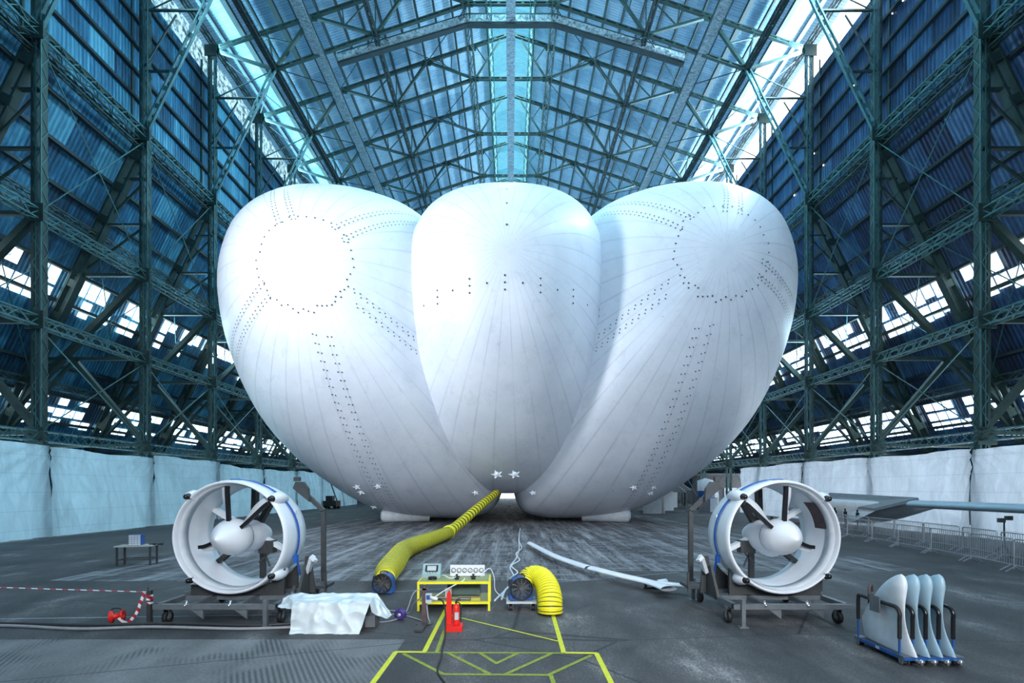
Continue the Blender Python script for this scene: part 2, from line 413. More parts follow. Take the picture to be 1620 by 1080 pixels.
# far end wall with daylight in its doorway
m = MB(); m.box((0, YE+.2, 30), (80, .4, 36)); m.box((-29, YE+.2, 6), (22, .4, 12)); m.box((29, YE+.2, 6), (22, .4, 12)); struct(m.build('wall_far', M['wall_l']))
m = MB(); m.box((0, YE+.5, 6), (36, .1, 12)); struct(m.build('window_0', M['farlight']))
# clerestory under the eaves and ridge glazing
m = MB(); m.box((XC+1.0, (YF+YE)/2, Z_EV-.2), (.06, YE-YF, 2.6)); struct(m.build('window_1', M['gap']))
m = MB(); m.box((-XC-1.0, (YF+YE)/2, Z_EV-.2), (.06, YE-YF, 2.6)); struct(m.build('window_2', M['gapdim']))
for i, s in enumerate((-1, 1)):
    m = MB(); m.box((s*2.0, (YF+YE)/2, 46.9), (.06, YE-YF, 2.6)); struct(m.build('window_%d' % (3+i), M['ridgepane']))
# glazed bands in the sloping walls, one window per bay
rnd = random.Random(4); wn = 5
for s in (-1, 1):
    for (z0, z1, rows) in ((14.4, 16.9, 2), (7.0, 9.2, 3)):
        for k in range(0, 11):
            ya = bayY(k)+.25; yb = bayY(k+1)-.25
            m = MB(); cols = 8
            for r in range(rows):
                za = z0+(z1-z0)*r/rows+.09; zb = z0+(z1-z0)*(r+1)/rows-.09
                for c in range(cols):
                    if rnd.random() < (.30 if s < 0 else .10): continue
                    a = ya+(yb-ya)*c/cols+.05; b = ya+(yb-ya)*(c+1)/cols-.05
                    if rnd.random() < .35: za2 = za+rnd.random()*.3
                    else: za2 = za
                    m.add([(s*(rx(za2)+.9), a, za2), (s*(rx(za2)+.9), b, za2), (s*(rx(zb)+.9), b, zb), (s*(rx(zb)+.9), a, zb)], [(0,1,2,3)])
            W = struct(m.build('window_%d' % wn, M['pane'])); wn += 1
# daylight through small holes in the upper cladding
for s_, n_ in ((-1, 9), (1, 26)):
    m = MB()
    for i in range(n_):
        y = rnd.uniform(24, 58); z = 26.6+1.75*rnd.randrange(1, 5)+rnd.choice((.14, -.14)); q = rnd.uniform(.05, .12)
        m.box((s_*(XC+.9), y, z), (.05, q, q))
    struct(m.build('window_%d' % wn, M['gap'])); wn += 1
# side frames
def frame(s, label):
    root = empty('side_truss', (0, 0, 0), label, 'steel frame', 'steel frames along the %s wall' % ('left' if s < 0 else 'right'))
    X = s*XC
    m = MB()
    for dx in (-.2, .22): m.box((X+s*dx, 0, 18.9), (.16 if dx > 0 else .08, .36, 37.8))
    for z in (5.15, 11, 16.4, Z_BR, 37.5): m.box((X, -.3, z), (.95, .06, .9))
    m.build('column', M['steel'], root)
    m = MB(); n = 60
    for k in range(n):
        za = .2+37.4*k/n; zb = .2+37.4*(k+1)/n; sg = .24 if k%2 else -.24
        m.bar((X+sg*.75, -.2, za), (X-sg*.75, -.2, zb), .045, .03)
        m.bar((X-s*.25, sg*.75, za), (X-s*.25, -sg*.75, zb), .04, .03)
    m.bar((X-s*.24, -.2, 0), (X-s*.24, -.2, 37.8), .06, .06); m.bar((X-s*.0, -.21, 0), (X-s*.0, -.21, 37.8), .04, .04)
    m.build('lacing', M['steel_l'], root)
    # sloping rafter
    m = MB(); a = Vector((s*rx(25.4), 0, 25.4)); b = Vector((s*rx(0.1), 0, .1)); d = (b-a).normalized(); nn = Vector((-d.z, 0, d.x))
    for o in (-.3, .3): m.bar(a+nn*o, b+nn*o, .14, .45)
    L = (b-a).length
    for k in range(12): p = a+d*(L*(k+.5)/12); m.bar(p-nn*.4, p+nn*.4, .5, .4)
    m.build('rafter', M['steel'], root)
    # knee brace up to the truss
    m = MB(); a = Vector((X, -.1, 25.8)); b = Vector((s*19, -.1, 36.2)); d = (b-a).normalized(); nn = Vector((-d.z, 0, d.x)); L = (b-a).length
    for o in (-.17, .17): m.bar(a+nn*o, b+nn*o, .09, .16)
    for k in range(9): p = a+d*(L*(k+.5)/9); m.bar(p-nn*.2, p+nn*.2, .3, .05)
    m.build('knee_brace', M['steel_l'], root)
    def strut(p, q, w=.16, h=.2, mat='steel'):
        mm = MB(); mm.bar((s*p[0], 0, p[1]), (s*q[0], 0, q[1]), w, h); mm.build('strut', M[mat], root)
    for z in (29.9, 33.9): strut((XC, z), (XC-5*(z-25.6)/10.6, z), .1, .14)
    for z in (22.8, 19.8, 16.5, 11, 5.3): strut((XC, z), (rx(z), z), .12 if z > 17 else .2, .2)
    strut((XC+.2, 16.4), (rx(7.6), 7.6), .34, .34)
    strut((XC+.2, 5.6), (28.7, 10.9), .3, .3)
    strut((XC+.2, 22.5), (rx(19.8), 19.8), .1, .1); strut((XC+.2, 19.6), (rx(16.5), 16.5), .1, .1)
    strut((28.5, 16.4), (rx(11), 11), .12, .12); strut((XC+.2, 30), (XC-2, 33.6), .08, .08)
    strut((28.7, 10.9), (rx(5.3), 5.3), .16, .2)
    # upper lacing between column and outer cladding
    strut((XC+.9, 25.8), (XC+.9, 37), .1, .12)
    return root
sidenames = {-1: 'left', 1: 'right'}
for s in (-1, 1):
    proto = None
    for k in range(1, 10):
        lab = 'tall green lattice column with sloping rafter against %s wall, %s to the camera' % (sidenames[s], ORD[k-1])
        if proto is None: proto = frame(s, lab); o = proto
        else: o = copy_tree(proto)
        o['label'] = lab; o.location = (0, bayY(k), 0)
# roof trusses
T = [(24, tz(24)), (16, tz(16)), (8, tz(8)), (3.7, tz(3.7)), (0, tz(0))]
B = [(19, 36.2), (10.9, 39.0), (3.4, 41.5)]
def truss():
    root = empty('roof_truss', (0,0,0), '', 'roof truss', 'roof trusses above the airship')
    def v(p, s): return (s*p[0], 0, p[1])
    m = MB()
    for s in (-1, 1):
        for i in range(4):
            for dz in (-.11, .11): m.bar(Vector(v(T[i], s))+Vector((0,0,dz)), Vector(v(T[i+1], s))+Vector((0,0,dz)), .07, .22)
        for i in range(24):
            x = 24*(i+.5)/24; m.box((s*x, 0, tz(x)), (.28, .2, .2))
        for p in T[:4]: m.box((s*p[0], 0, p[1]-.1), (.8, .08, .55))
    m.build('top_chord', M['steel'], root)
    m = MB()
    pts = [v(p, -1) for p in B]+[v(p, 1) for p in B[::-1]]
    for a, b in zip(pts[:-1], pts[1:]):
        for dz in (-.1, .1): m.bar(Vector(a)+Vector((0,0,dz)), Vector(b)+Vector((0,0,dz)), .06, .22)
        n = max(3, int((Vector(b)-Vector(a)).length/.9))
        for i in range(n): p = Vector(a).lerp(Vector(b), (i+.5)/n); m.box(p, (.22, .2, .16))
    for s in (-1, 1):
        for p in B: m.box((s*p[0], 0, p[1]), (.75, .08, .5))
    m.build('bottom_chord', M['steel'], root)
    for s in (-1, 1):
        mem = [(T[0], B[0], .2), (B[0], T[1], .24), (T[1], B[1], .2), (B[1], T[2], .2), (T[2], B[2], .18), (B[2], (1.0, 45.2), .14),
               (B[0], (19.6, tz(19.6)), .1), ((17.5, 38.3), (20.5, tz(20.5)), .08), ((13.4, 39.7), (13.6, tz(13.6)), .08), ((13.4, 39.7), (11.2, tz(11.2)), .08),
               ((9.5, 41.0), (9.9, tz(9.9)), .08), ((5.7, 42.3), (5.6, tz(5.6)), .08), ((5.7, 42.3), (7, tz(7)), .08), (B[1], (10.9, tz(10.9)), .08),
               ((2.4, 43.2), (3.4, tz(3.4)), .08), ((1.2, 45.3), (0, 46.0), .08), (B[0], (23.8, 33.9), .06)]
        for a, b, t in mem:
            m = MB(); m.bar(v(a, s), v(b, s), t, t); m.build('web_member', M['steel'], root)
    return root
proto = None
for i, k in enumerate(range(2, 9)):
    lab = 'dark steel roof truss spanning the hangar, %s to the camera' % ORD[i]
    if proto is None: proto = truss(); o = proto
    else: o = copy_tree(proto)
    o['label'] = lab; o.location = (0, bayY(k), 0)
# longitudinal girders
def girder(name, p, w, h, pitch, label, mat='steel', group=None, y0=14, y1=100, ch=.07, lc=.04, faces='wh'):
    m = MB(); m.lattice((p[0], y0, p[1]), (p[0], y1, p[1]), w, h, pitch, ch, lc, faces)
    o = m.build(name, M[mat], fix=False); return tag(o, label, 'girder', group)
lv = {25.6: 'at the top of the sloping cladding', 16.35: 'above the upper band of windows', 10.95: 'between the two bands of windows', 5.15: 'just above the plastic sheeting'}
for s in (-1, 1):
    for z, t in lv.items():
        girder('lattice_girder', (s*XC, z), .45, .5, .55, 'lattice girder linking the %s columns %s' % (sidenames[s], t), 'steel_l', 'lattice girders along the side walls')
    for z, t in ((25.0, 'highest'), (19.0, 'upper'), (13.0, 'middle'), (9.6, 'lowest')):
        girder('rafter_girder', (s*(rx(z)), z), .3, .45, .6, '%s lattice girder running along the sloping rafters on the %s' % (t, sidenames[s]), 'steel', 'lattice girders on the sloping rafters')
    girder('lattice_girder', (s*XC, 38.3), .3, .35, .9, 'lattice girder along the %s eaves under the roof edge' % sidenames[s], 'steel', 'lattice girders along the side walls')
    girder('roof_girder', (s*19, 36.3), .3, .35, .5, 'heavy dark girder running along the roof, outer on the %s' % sidenames[s], 'purlin', 'heavy girders along the roof', 20, 100, .12, .06)
    girder('roof_girder', (s*10.9, 39.0), .26, .3, .5, 'heavy dark girder running along the roof, inner on the %s' % sidenames[s], 'purlin', 'heavy girders along the roof', 20, 100, .11, .05)
    girder('roof_girder', (s*3.6, 41.6), .5, .9, 1.4, 'open lattice girder along the %s of the ridge at truss foot' % sidenames[s], 'steel', 'ridge girders', 20, 100, .07, .05)
    girder('walkway_girder', (s*1.75, 41.2), .35, .2, .6, 'slim laced walkway rail on the %s of the ridge duct' % sidenames[s], 'steel_l', 'ridge girders', 20, 100, .06, .035)
    girder('roof_girder', (s*8, tz(8)-.3), .1, .2, 1.5, 'thin girder along the roof at the %s upper truss joints' % sidenames[s], 'steel', 'thin roof girders', 20, 100, .05, .03)
    m = MB(); m.box((s*15.4, 62, 37.5), (.75, 84, .35))
    tag(m.build('air_duct', M['duct']), 'long crinkled silver duct slung under the %s roof slope' % sidenames[s], 'duct', 'silver air ducts')
    m = MB()
    for x in (-.5, .5): m.bar((s*15.4+x, 20, 37.35), (s*15.4+x, 104, 37.35), .07, .12)
    m2 = m.build('duct_rail', M['purlin']); tag(m2, 'pair of dark rails carrying the silver duct on the %s' % sidenames[s], 'rail')
m = MB(); m.box((0, 62, 41.2), (.75, 84, .3)); tag(m.build('air_duct', M['duct']), 'crinkled silver duct running along the centre line under the ridge', 'duct', 'silver air ducts')
m = MB(); pth = [(-14.3, 40.0, 37.9), (-3.6, 40.0, 41.15), (3.6, 40.0, 41.15), (14.3, 40.0, 37.9)]
for a, b in zip(pth[:-1], pth[1:]): m.bar(a, b, .55, .5)
o = m.build('cross_duct', M['duct']); tag(o, 'silver duct bending across the roof from side to side', 'duct')
m = MB()
for dz in (-.38, .38):
    for a, b in zip(pth[:-1], pth[1:]): m.bar(Vector(a)+Vector((0,0,dz)), Vector(b)+Vector((0,0,dz)), .14, .4)
m.build('cross_duct_rail', M['purlin'], o)
# thin bracing wires in the roof and walls
def wires(name, segs, label, r=.02, mat='purlin', cat='wires'):
    m = MB()
    for a, b in segs: m.bar(a, b, r*2, r*2)
    return tag(m.build(name, M[mat], fix=False), label, cat)
for k in range(3, 8):
    for s in (-1, 1):
        segs = []
        ya, yb = bayY(k), bayY(k+1)
        for (x0, z0), (x1, z1) in (((19, 36.3), (10.9, 39)), ((10.9, 39), (3.4, 41.5)), ((24, 37.8), (19, 36.3))):
            segs += [((s*x0, ya, z0), (s*x1, yb, z1)), ((s*x1, ya, z1), (s*x0, yb, z0))]
        wires('bracing_wires', segs, 'thin crossed bracing wires in the %s roof slope, %s bay to the camera' % (sidenames[s], ORD[k-3]), .025)
for s in (-1, 1):
    for k in range(1, 8):
        ya, yb = bayY(k), bayY(k+1); X = s*(XC+.05)
        segs = [((X, ya, 5.4), (X, yb, 10.7)), ((X, yb, 5.4), (X, ya, 10.7)), ((X, ya, 16.6), (X, yb, 25.3)), ((X, yb, 16.6), (X, ya, 25.3)),
                ((X, ya, .2), (X, yb, 5)), ((X, yb, .2), (X, ya, 5)), ((s*rx(19), ya, 19), (s*rx(10), yb, 10)), ((s*rx(19), yb, 19), (s*rx(10), ya, 10))]
        wires('crossed_wires', segs, 'thin crossed bracing wires between %s columns, %s bay to the camera' % (sidenames[s], ORD[k-1]), .022, 'steel_l')
# long low brick dado outside the sheeting
for s in (-1, 1):
    m = MB(); m.box((s*34.2, 55, 1.3), (.5, 120, 2.6)); struct(m.build('baseboard_%s' % sidenames[s], M['brick']))
# plastic sheeting
def sheet(s, ya, yb, zt0, zt1, mat, label, seed, xx=23.55):
    rn = random.Random(seed); ph = [rn.random()*6 for _ in range(8)]; L = yb-ya
    def fn(u, v):
        y = ya+L*u; zt = zt0+(zt1-zt0)*u
        a1 = math.atan2(L*u+.3, (1.08-v)*4.6); a2 = math.atan2(L*(1-u)+.3, (1.08-v)*4.6)
        fan = (.06*math.sin(a1*30+ph[0])*math.exp(-u*2.2)+.06*math.sin(a2*26+ph[4])*math.exp(-(1-u)*2.2)+.03*math.sin(a1*71+ph[5])*(1-u))
        d = .05*math.sin(y*5.1+ph[1]+v*2)+.03*math.sin(y*11+ph[2]+3*v)+.1*math.sin(v*6+ph[3]+y*.7)*math.sin(PI*u)+fan
        return (s*(xx+d-.25*(1-v)*math.sin(PI*u)), y, .03+v*(zt-.03)+.05*math.sin(PI*u*3)*v)
    m = MB(); m.grid(fn, int(L*16)+2, 30)
    return tag(m.build('plastic_sheet', mat), label, 'plastic sheet', 'plastic sheets along the %s side' % sidenames[s])
segsL = [(9, 24.7, 4.75, 4.65), (24.8, 31.85, 4.6, 4.45), (32.0, 39.0, 4.65, 4.6), (39.1, 46.2, 4.45, 4.2), (46.3, 53.4, 4.3, 4.3), (53.5, 60.5, 4.4, 4.4), (60.6, 74, 4.5, 4.5)]
for i, (a, b, z0, z1) in enumerate(segsL): sheet(-1, a, b, z0, z1, M['sheet_l'], 'pale blue plastic sheet hung along the left side, %s to the camera' % ORD[i], i)
segsR = [(9, 24.7, 4.5, 4.45), (24.8, 31.85, 4.5, 4.45), (32.0, 39.0, 4.5, 4.55), (39.1, 49.6, 4.55, 4.5)]
for i, (a, b, z0, z1) in enumerate(segsR): sheet(1, a, b, z0, z1, M['sheet_r'], 'white plastic sheet hung along the right side, %s to the camera' % ORD[i], i+20)
#@OBJECTS
# ================================================================ airship
def ring_resample(pts, n):
    N = len(pts); dense = []
    for i in range(N):
        p0, p1, p2, p3 = (Vector(pts[(i+j-1)%N]) for j in range(4))
        for k in range(20):
            t = k/20; dense.append(.5*((2*p1)+(p2-p0)*t+(2*p0-5*p1+4*p2-p3)*t*t+(3*p1-p0-3*p2+p3)*t*t*t))
    dense.append(dense[0]); L = [0]
    for a, b in zip(dense[:-1], dense[1:]): L.append(L[-1]+(b-a).length)
    out = []; j = 0
    for i in range(n):
        t = L[-1]*i/n
        while L[j+1] < t: j += 1
        f = (t-L[j])/(L[j+1]-L[j]); out.append(dense[j].lerp(dense[j+1], f))
    return out
K = .90; DX = -.3
outer = [(-22.3,18.6),(-22.1,14.7),(-21,10.8),(-19.3,7.4),(-17.1,4.8),(-14.9,3.0),(-12,1.35),(-9.1,.5),(-5.8,.3),(-2.8,.4),(-.9,1.3),(-.6,4.6),(-1.3,9),(-2.2,14),(-3.0,19),(-4.6,22.3),(-6.6,24.2),(-9.1,25.2),(-11.5,25.7),(-14.4,25.8),(-16.8,25.4),(-19.3,24.2),(-21.2,22.1)]
centre = [(-7.5,16),(-7.35,12),(-6.8,8.5),(-5.6,5.5),(-4.0,3.4),(-2.0,2.35),(0,2.1),(2.0,2.35),(4.0,3.4),(5.6,5.5),(6.8,8.5),(7.35,12),(7.5,16),(7.2,20),(6.1,23.3),(4.3,25.3),(2.2,26.2),(0,26.4),(-2.2,26.2),(-4.3,25.3),(-6.1,23.3),(-7.2,20)]
def scaleK(p, mx=1):
    z = 2.5+(p[1]-2.5)*K
    return (p[0]*K*mx, z if p[1] > 2.5 else 2.5-(2.5-p[1])*1.03)
NG = 136
def lobe(pts, nose, Yn, Ym, name, label, dots):
    ring = ring_resample(pts, NG); L = Ym-Yn
    def S(u, t):                        # u around 0..1, t 0 nose .. 1 widest .. 2 tail
        i = u*NG; i0 = int(i)%NG; i1 = (i0+1)%NG; f = i-int(i); p = ring[i0].lerp(ring[i1], f)
        if t <= 1:
            a = t*PI/2; g = math.sin(a)**.96; y = Yn+L*(1-math.cos(a))
        else:
            q = t-1; y = Ym+62*q; g = math.cos(min(max(q-.35, 0)/.65, 1)*PI/2*.93)
        cx = nose[0]; cz = nose[1]
        if t > 1: cz = nose[1]+6*(t-1)**2
        return Vector((cx+(p.x-cx)*g, y, cz+(p.y-nose[1])*g))
    NT_ = 40; ts = [i/(NT_-1) for i in range(NT_)]; ts[0] = .004; ts += [1+i/14 for i in range(1, 15)]
    mb = MB(); m_ = len(ts)
    mb.add([S(i/NG, t) for i in range(NG) for t in ts], [(i*m_+j, i*m_+j+1, ((i+1)%NG)*m_+j+1, ((i+1)%NG)*m_+j) for i in range(NG) for j in range(m_-1)], 0, True)
    mb.add([S(i/NG, ts[0]) for i in range(NG)], [tuple(range(NG))], 0, True)
    nf = len(mb.f)
    def dot(u, t, r=.075):
        p = S(u%1, t); n = (S((u+.004)%1, t)-p).cross(S(u%1, t+.01)-p).normalized()
        if n.y > 0: n = -n
        a = n.cross(Vector((0,0,1))).normalized(); b = n.cross(a); p = p+n*.03
        mb.add([p+a*r*math.cos(q*PI/3)+b*r*math.sin(q*PI/3) for q in range(6)], [tuple(range(6))], 1)
    dots(dot, S)
    o = mb.build(name, [M['hull'], M['dot']], ship, label, fix=False)
    me = o.data; uv = me.uv_layers.new(name='UVMap')
    for p in me.polygons[:nf]:
        ids = [me.loops[l].vertex_index for l in p.loop_indices]
        us = [(v//m_)/NG for v in ids]
        if max(us)-min(us) > .5: us = [u+1 if u < .5 else u for u in us]
        for l, v, u in zip(p.loop_indices, ids, us):
            uv.data[l].uv = (u, ts[v % m_]*.5 if v < NG*m_ else 0)
    return S
ship = empty('airship', (DX, 0, 0), 'huge white three lobed airship hull resting in the middle of the hangar', 'airship')
def u_at(ring_pts, ang, nose):          # u whose section point lies at the given angle (deg, 0=right, 90=up) about the nose
    ring = ring_resample(ring_pts, NG); best = min(range(NG), key=lambda i: abs(((math.degrees(math.atan2(ring[i].y-nose[1], ring[i].x-nose[0]))-ang+180) % 360)-180))
    return best/NG
def dots_for(pts, nose, angs, ringt):
    def go(dot, S):
        us = [u_at(pts, a, nose) for a in angs]
        for a, u in zip(angs, us):
            ul = u; t = .17; q = 0
            while t < .97:
                g = math.sin(t*PI/2); du = .0042/max(g, .15)
                for sg in (-1, 1):
                    dot(ul+sg*du, t, .042); dot(ul+sg*du*1.7, t, .042)
                t += .021; q += 1
        if ringt:
            for i in range(44):
                u = i/44
                for k in range(4, 60):
                    p = S(u, k/60)
                    if math.hypot(p.x-nose[0], p.z-nose[1]) > ringt:
                        dot(u, k/60, .05); break
    return go
oL = [scaleK(p) for p in outer]; oR = [(-x, z) for x, z in oL][::-1]; oC = [(x*.955, 2.5+(z-2.5)*(.95 if z < 16 else .95-.125*(z-16)/10.4)) for x, z in centre]
nL = (-11.0, 14.9); nR = (11.9, 15.5); nC = (.1, 14.7)
SLf = lobe(oL, nL, 26.2, 37.5, 'hull_lobe', 'left lobe of the hull', dots_for(oL, nL, (40, 115, 215, 282, 325), 2.5))
SRf = lobe(oR, nR, 26.2, 37.5, 'hull_lobe', 'right lobe of the hull', dots_for(oR, nR, (140, 75, -25, -103, -145), 2.5))
def cdots(dot, S):
    for i in range(15):
        x = -6.4+12.8*i/14
        for dz in (0, .35, -.35) if i % 2 else (0,):
            best = (9e9, 0, 0); cu, ct, ru, rt = .5, .5, .5, .45
            for it in range(5):
                b0 = best
                for ui in range(25):
                    for ti in range(17):
                        u = cu-ru+2*ru*ui/24; t = min(max(ct-rt+2*rt*ti/16, .02), .97); p = S(u % 1, t)
                        e = abs(p.x-x)+abs(p.z-(13.0+dz-.012*x*x))
                        if e < best[0]: best = (e, u % 1, t)
                cu, ct = best[1], best[2]; ru /= 5; rt /= 5
            dot(best[1], best[2], .055)
    for k in range(5): dot(u_at(oC, 90, nC), .1+.12*k, .06)
SCf = lobe(oC, nC, 24.6, 35.6, 'hull_lobe', 'slimmer centre lobe of the hull', cdots)
# pale fittings on the underside, landing tubes
def fitting(px, py, Y, sz=.28):
    m = MB(); c = Q(px, py, Y)-Vector((DX,0,0))
    m.sphere(c, sz*.5, 12, 6); m.add([c+Vector((math.cos(a)*sz*(1.3 if i % 2 else .55), -.08, math.sin(a)*sz*(.9 if i % 2 else .4))) for i, a in enumerate([PI*2*j/10 for j in range(10)])]+[c], [(i, (i+1) % 10, 10) for i in range(10)])
    m.build('mooring_fitting', M['white'], ship)
for a in ((786, 750, 28.2, .3), (814, 750, 28.2, .3), (752, 779, 31.4, .2), (843, 779, 31.4, .2), (565, 770, 31.6, .22), (572, 778, 32.4, .25), (598, 769, 31.2, .22), (592, 801, 34.6, .22), (1002, 771, 31.4, .22), (1033, 770, 32.0, .22), (1028, 780, 32.6, .2)): fitting(*a)
for s, px in ((-1, 602), (1, 998)):
    m = MB(); x = (px-CX)*35.2/F-DX
    m.lathe([(.001, 0), (.25, .02), (.42, .12), (.5, .3), (.5, 3.5), (.001, 3.6)], (x, 35.2, .5), (-s, .3, 0), 24)
    m.build('landing_tube', M['white2'], ship)
# ================================================================ propulsor units on trolleys
def propulsor(x, s, label):
    """s=-1 left unit, +1 right (mirrored). Duct axis runs along Y, front ring at y=9.2"""
    Y1 = 9.2; zc = 1.56
    r = empty('ducted_propeller', (x, Y1, zc), label, 'propeller unit', 'propeller units on trolleys')
    m = MB()
    prof = [(1.055, 0), (1.085, .03), (1.10, .12), (1.09, .5), (1.05, .9), (1.0, 1.14), (.985, 1.14), (.975, .9), (.985, .5), (1.02, .12), (1.04, .02)]
    m.lathe(prof, (0,0,0), (0,1,0), 72, closed=True); duct = m.build('duct_ring', M['white'], r)
    m = MB(); m.lathe([(1.012, .10), (.992, .36), (.990, .36), (1.010, .10)], (0,0,0), (0,1,0), 72, closed=True); m.build('rubbing_strip', M['white2'], duct)
    if s > 0:
        m = MB(); m.grid(lambda u, v: (1.005*math.cos(math.radians(8+34*u)), .30+.34*v, 1.005*math.sin(math.radians(8+34*u))), 14, 3)
        for q in range(len(m.v)): m.v[q] = (m.v[q][0]*.975, m.v[q][1], m.v[q][2]*.975)
        m.build('access_panel', M['brown'], duct, 'brown panel inside the duct')
    # spinner
    m = MB(); m.lathe([(.002, -.41), (.03, -.40), (.13, -.29), (.235, -.17), (.31, -.03), (.345, .08), (.35, .25), (.335, .29)], (0,0,0), (0,1,0), 32)
    m.build('spinner', M['white'], r)
    m = MB(); m.lathe([(.32, .27), (.332, .285), (.332, .31), (.3, .33)], (0,0,0), (0,1,0), 32); m.build('hub_seal', M['black'], r)
    m = MB(); m.grid(lambda u, v: ((.29+.02*math.sin(PI*v))*math.cos(2*PI*u)*(1-.35*v**3), .33+1.0*v, (.3+.05*math.sin(PI*v))*math.sin(2*PI*u)*(1-.4*v**3)-.04), 32, 12, wrap=True)
    m.lathe([(.001, 1.34), (.19, 1.33)], (0,0,-.04), (0,1,0), 24)
    m.build('nacelle', M['white'], r)
    m = MB(); m.sphere((s*.02, .6, -.3), .16, 16, 8, sc=(1, 2.2, .9)); m.build('fairing', M['white'], r)
    # propeller blades
    for i, a in enumerate((98, 47, 203) if s < 0 else (82, 133, -23)):
        th = math.radians(a); m = MB()
        ex = Vector((math.cos(th), 0, math.sin(th))); et = Vector((-math.sin(th), 0, math.cos(th)))
        def fn(u, v):
            q = v; rad = .27+.70*q; ch = .14+.06*math.sin(PI*min(1, q*1.1)); tw = math.radians(62-36*q)
            ang = 2*PI*u; c = math.cos(ang)*ch*.5; d = math.sin(ang)*.022*(1-.5*q)
            dirc = et*math.cos(tw)*(1 if s < 0 else -1)+Vector((0,1,0))*math.sin(tw)
            nrm = ex.cross(dirc)
            return ex*(rad if i < 2 else .27+(rad-.27)*.5)+dirc*(c*(1.25 if i < 2 else .7)+.05*math.sin(q*PI))+nrm*d+Vector((0, .12, 0))
        m.grid(fn, 16, 14, wrap=True); b = m.build('propeller_blade', M['white2'], r)
        def fn2(u, v):
            rad = .25+.73*v; ch = .14+.06*math.sin(PI*min(1, v*1.1)); tw = math.radians(62-36*v)
            dirc = et*math.cos(tw)*(1 if s < 0 else -1)+Vector((0,1,0))*math.sin(tw)
            return ex*(rad if i < 2 else .27+(rad-.27)*.5)+dirc*(-ch*.5*(1.25 if i < 2 else .7)+.05*math.sin(v*PI)+(u-.55)*.075)+Vector((0, .10, 0))
        m = MB()
        for kk in range(10):
            m.bar(fn2(.3, kk/10), fn2(.3, (kk+1)/10), .065, .07)
        m.build('leading_edge', M['blackg'], b)
    # stator struts
    for a in ((62, 90, -28, 218, 150) if s < 0 else (118, 90, 208, -38, 30)):
        th = math.radians(a); m = MB(); e = Vector((math.cos(th), 0, math.sin(th)))
        m.bar(e*.18+Vector((0, .95, 0)), e*.99+Vector((0, 1.0, 0)), .09, .16)
        m.build('stator_strut', M['blackg'] if a in (62, 90, 118, 218, -38) else M['white2'], r)
    m = MB(); m.box((s*-.28, .95, -.28), (.3, .2, .26)); m.bar((-.2*s, .95, -.38), (-.33*s, .95, -.7), .03); m.bar((-.33*s, .95, -.4), (-.1*s, .95, -.62), .03); m.build('actuator_box', M['dgrey'], r)
    # rim pods
    for a in (42, 135, 228, 318):
        th = math.radians(a); m = MB(); e = Vector((math.cos(th), 0, math.sin(th)))
        c0 = e*1.1+Vector((0, .10, 0)); pts = [c0+Vector((0, y, 0))+e*o for y, o in ((-.06, 0), (0, .005), (.12, .02), (.3, .02), (.5, -.01), (.62, -.04))]
        m.tube(pts, [.075, .10, .115, .11, .075, .02], 14); pod = m.build('rim_pod', M['white'], r)
        m = MB(); m.tube([c0+Vector((0, -.13, 0)), c0+Vector((0, -.055, 0))], [.045, .07], 12); m.sphere(c0+Vector((0, -.13, 0)), .05, 10, 6); m.build('pod_nozzle', M['blackg'], pod)
    for a in (25, 90, 160):
        th = math.radians(a); m = MB(); m.box((1.1*math.cos(th), .6, 1.1*math.sin(th)), (.09, .12, .05)); m.build('lifting_lug', M['white2'], r)
    # strap over the duct
    st = MB()
    pts = []
    for i in range(30):
        a = math.radians((95 if s < 0 else 85)-s*-1*0+(-1 if s < 0 else 1)*(i*115/29)); yy = .25+.3*abs(math.sin(i/29*PI*.5))
        pts.append(Vector((1.115*math.cos(a), yy, 1.115*math.sin(a))))
    for a, b in zip(pts[:-1], pts[1:]): st.bar(a, b, .018, .055)
    e = pts[-1]; st.bar(e, e+Vector((.02*-s, .15, -.45)), .02, .05); st.box(e+Vector((0,0,-.1)), (.07, .09, .16))
    for v in range(len(st.v)): st.v[v] = (st.v[v][0]+x, st.v[v][1]+Y1, st.v[v][2]+zc)
    tag(st.build('ratchet_strap', M['bluestrap']), 'blue ratchet strap round the %s ducted propeller' % sidenames[s], 'strap', 'blue straps round the propellers')
    return r
propulsor(-5.38, -1, 'white ducted propeller unit on a trolley at left beside the covered box')
propulsor(5.22, 1, 'white ducted propeller unit on a trolley at right near the fin rack')
def wheel(parent, x, y, r=.12, z=None):
    m = MB(); z = r if z is None else z
    m.lathe([(r*.45, -.03), (r*.95, -.035), (r, -.015), (r, .015), (r*.95, .035), (r*.45, .03)], (x, y, z), (1,0,0), 24, closed=True)
    w_ = m.build('wheel', M['black'], parent)
    m = MB(); m.lathe([(.005, -.028), (r*.46, -.026), (r*.46, .026), (.005, .028)], (x, y, z), (1,0,0), 16); m.build('wheel_hub', M['grey'], w_)
    m = MB()
    for dx in (-.045, .045): m.prism([(y-.05, z+r+.06), (y+.05, z+r+.06), (y+.03, z-.02), (y-.03, z-.02)], x+dx-.005, x+dx+.005, 'yz')
    m.box((x, y, z+r+.06), (.12, .12, .015)); m.build('caster_fork', M['grey'], w_)
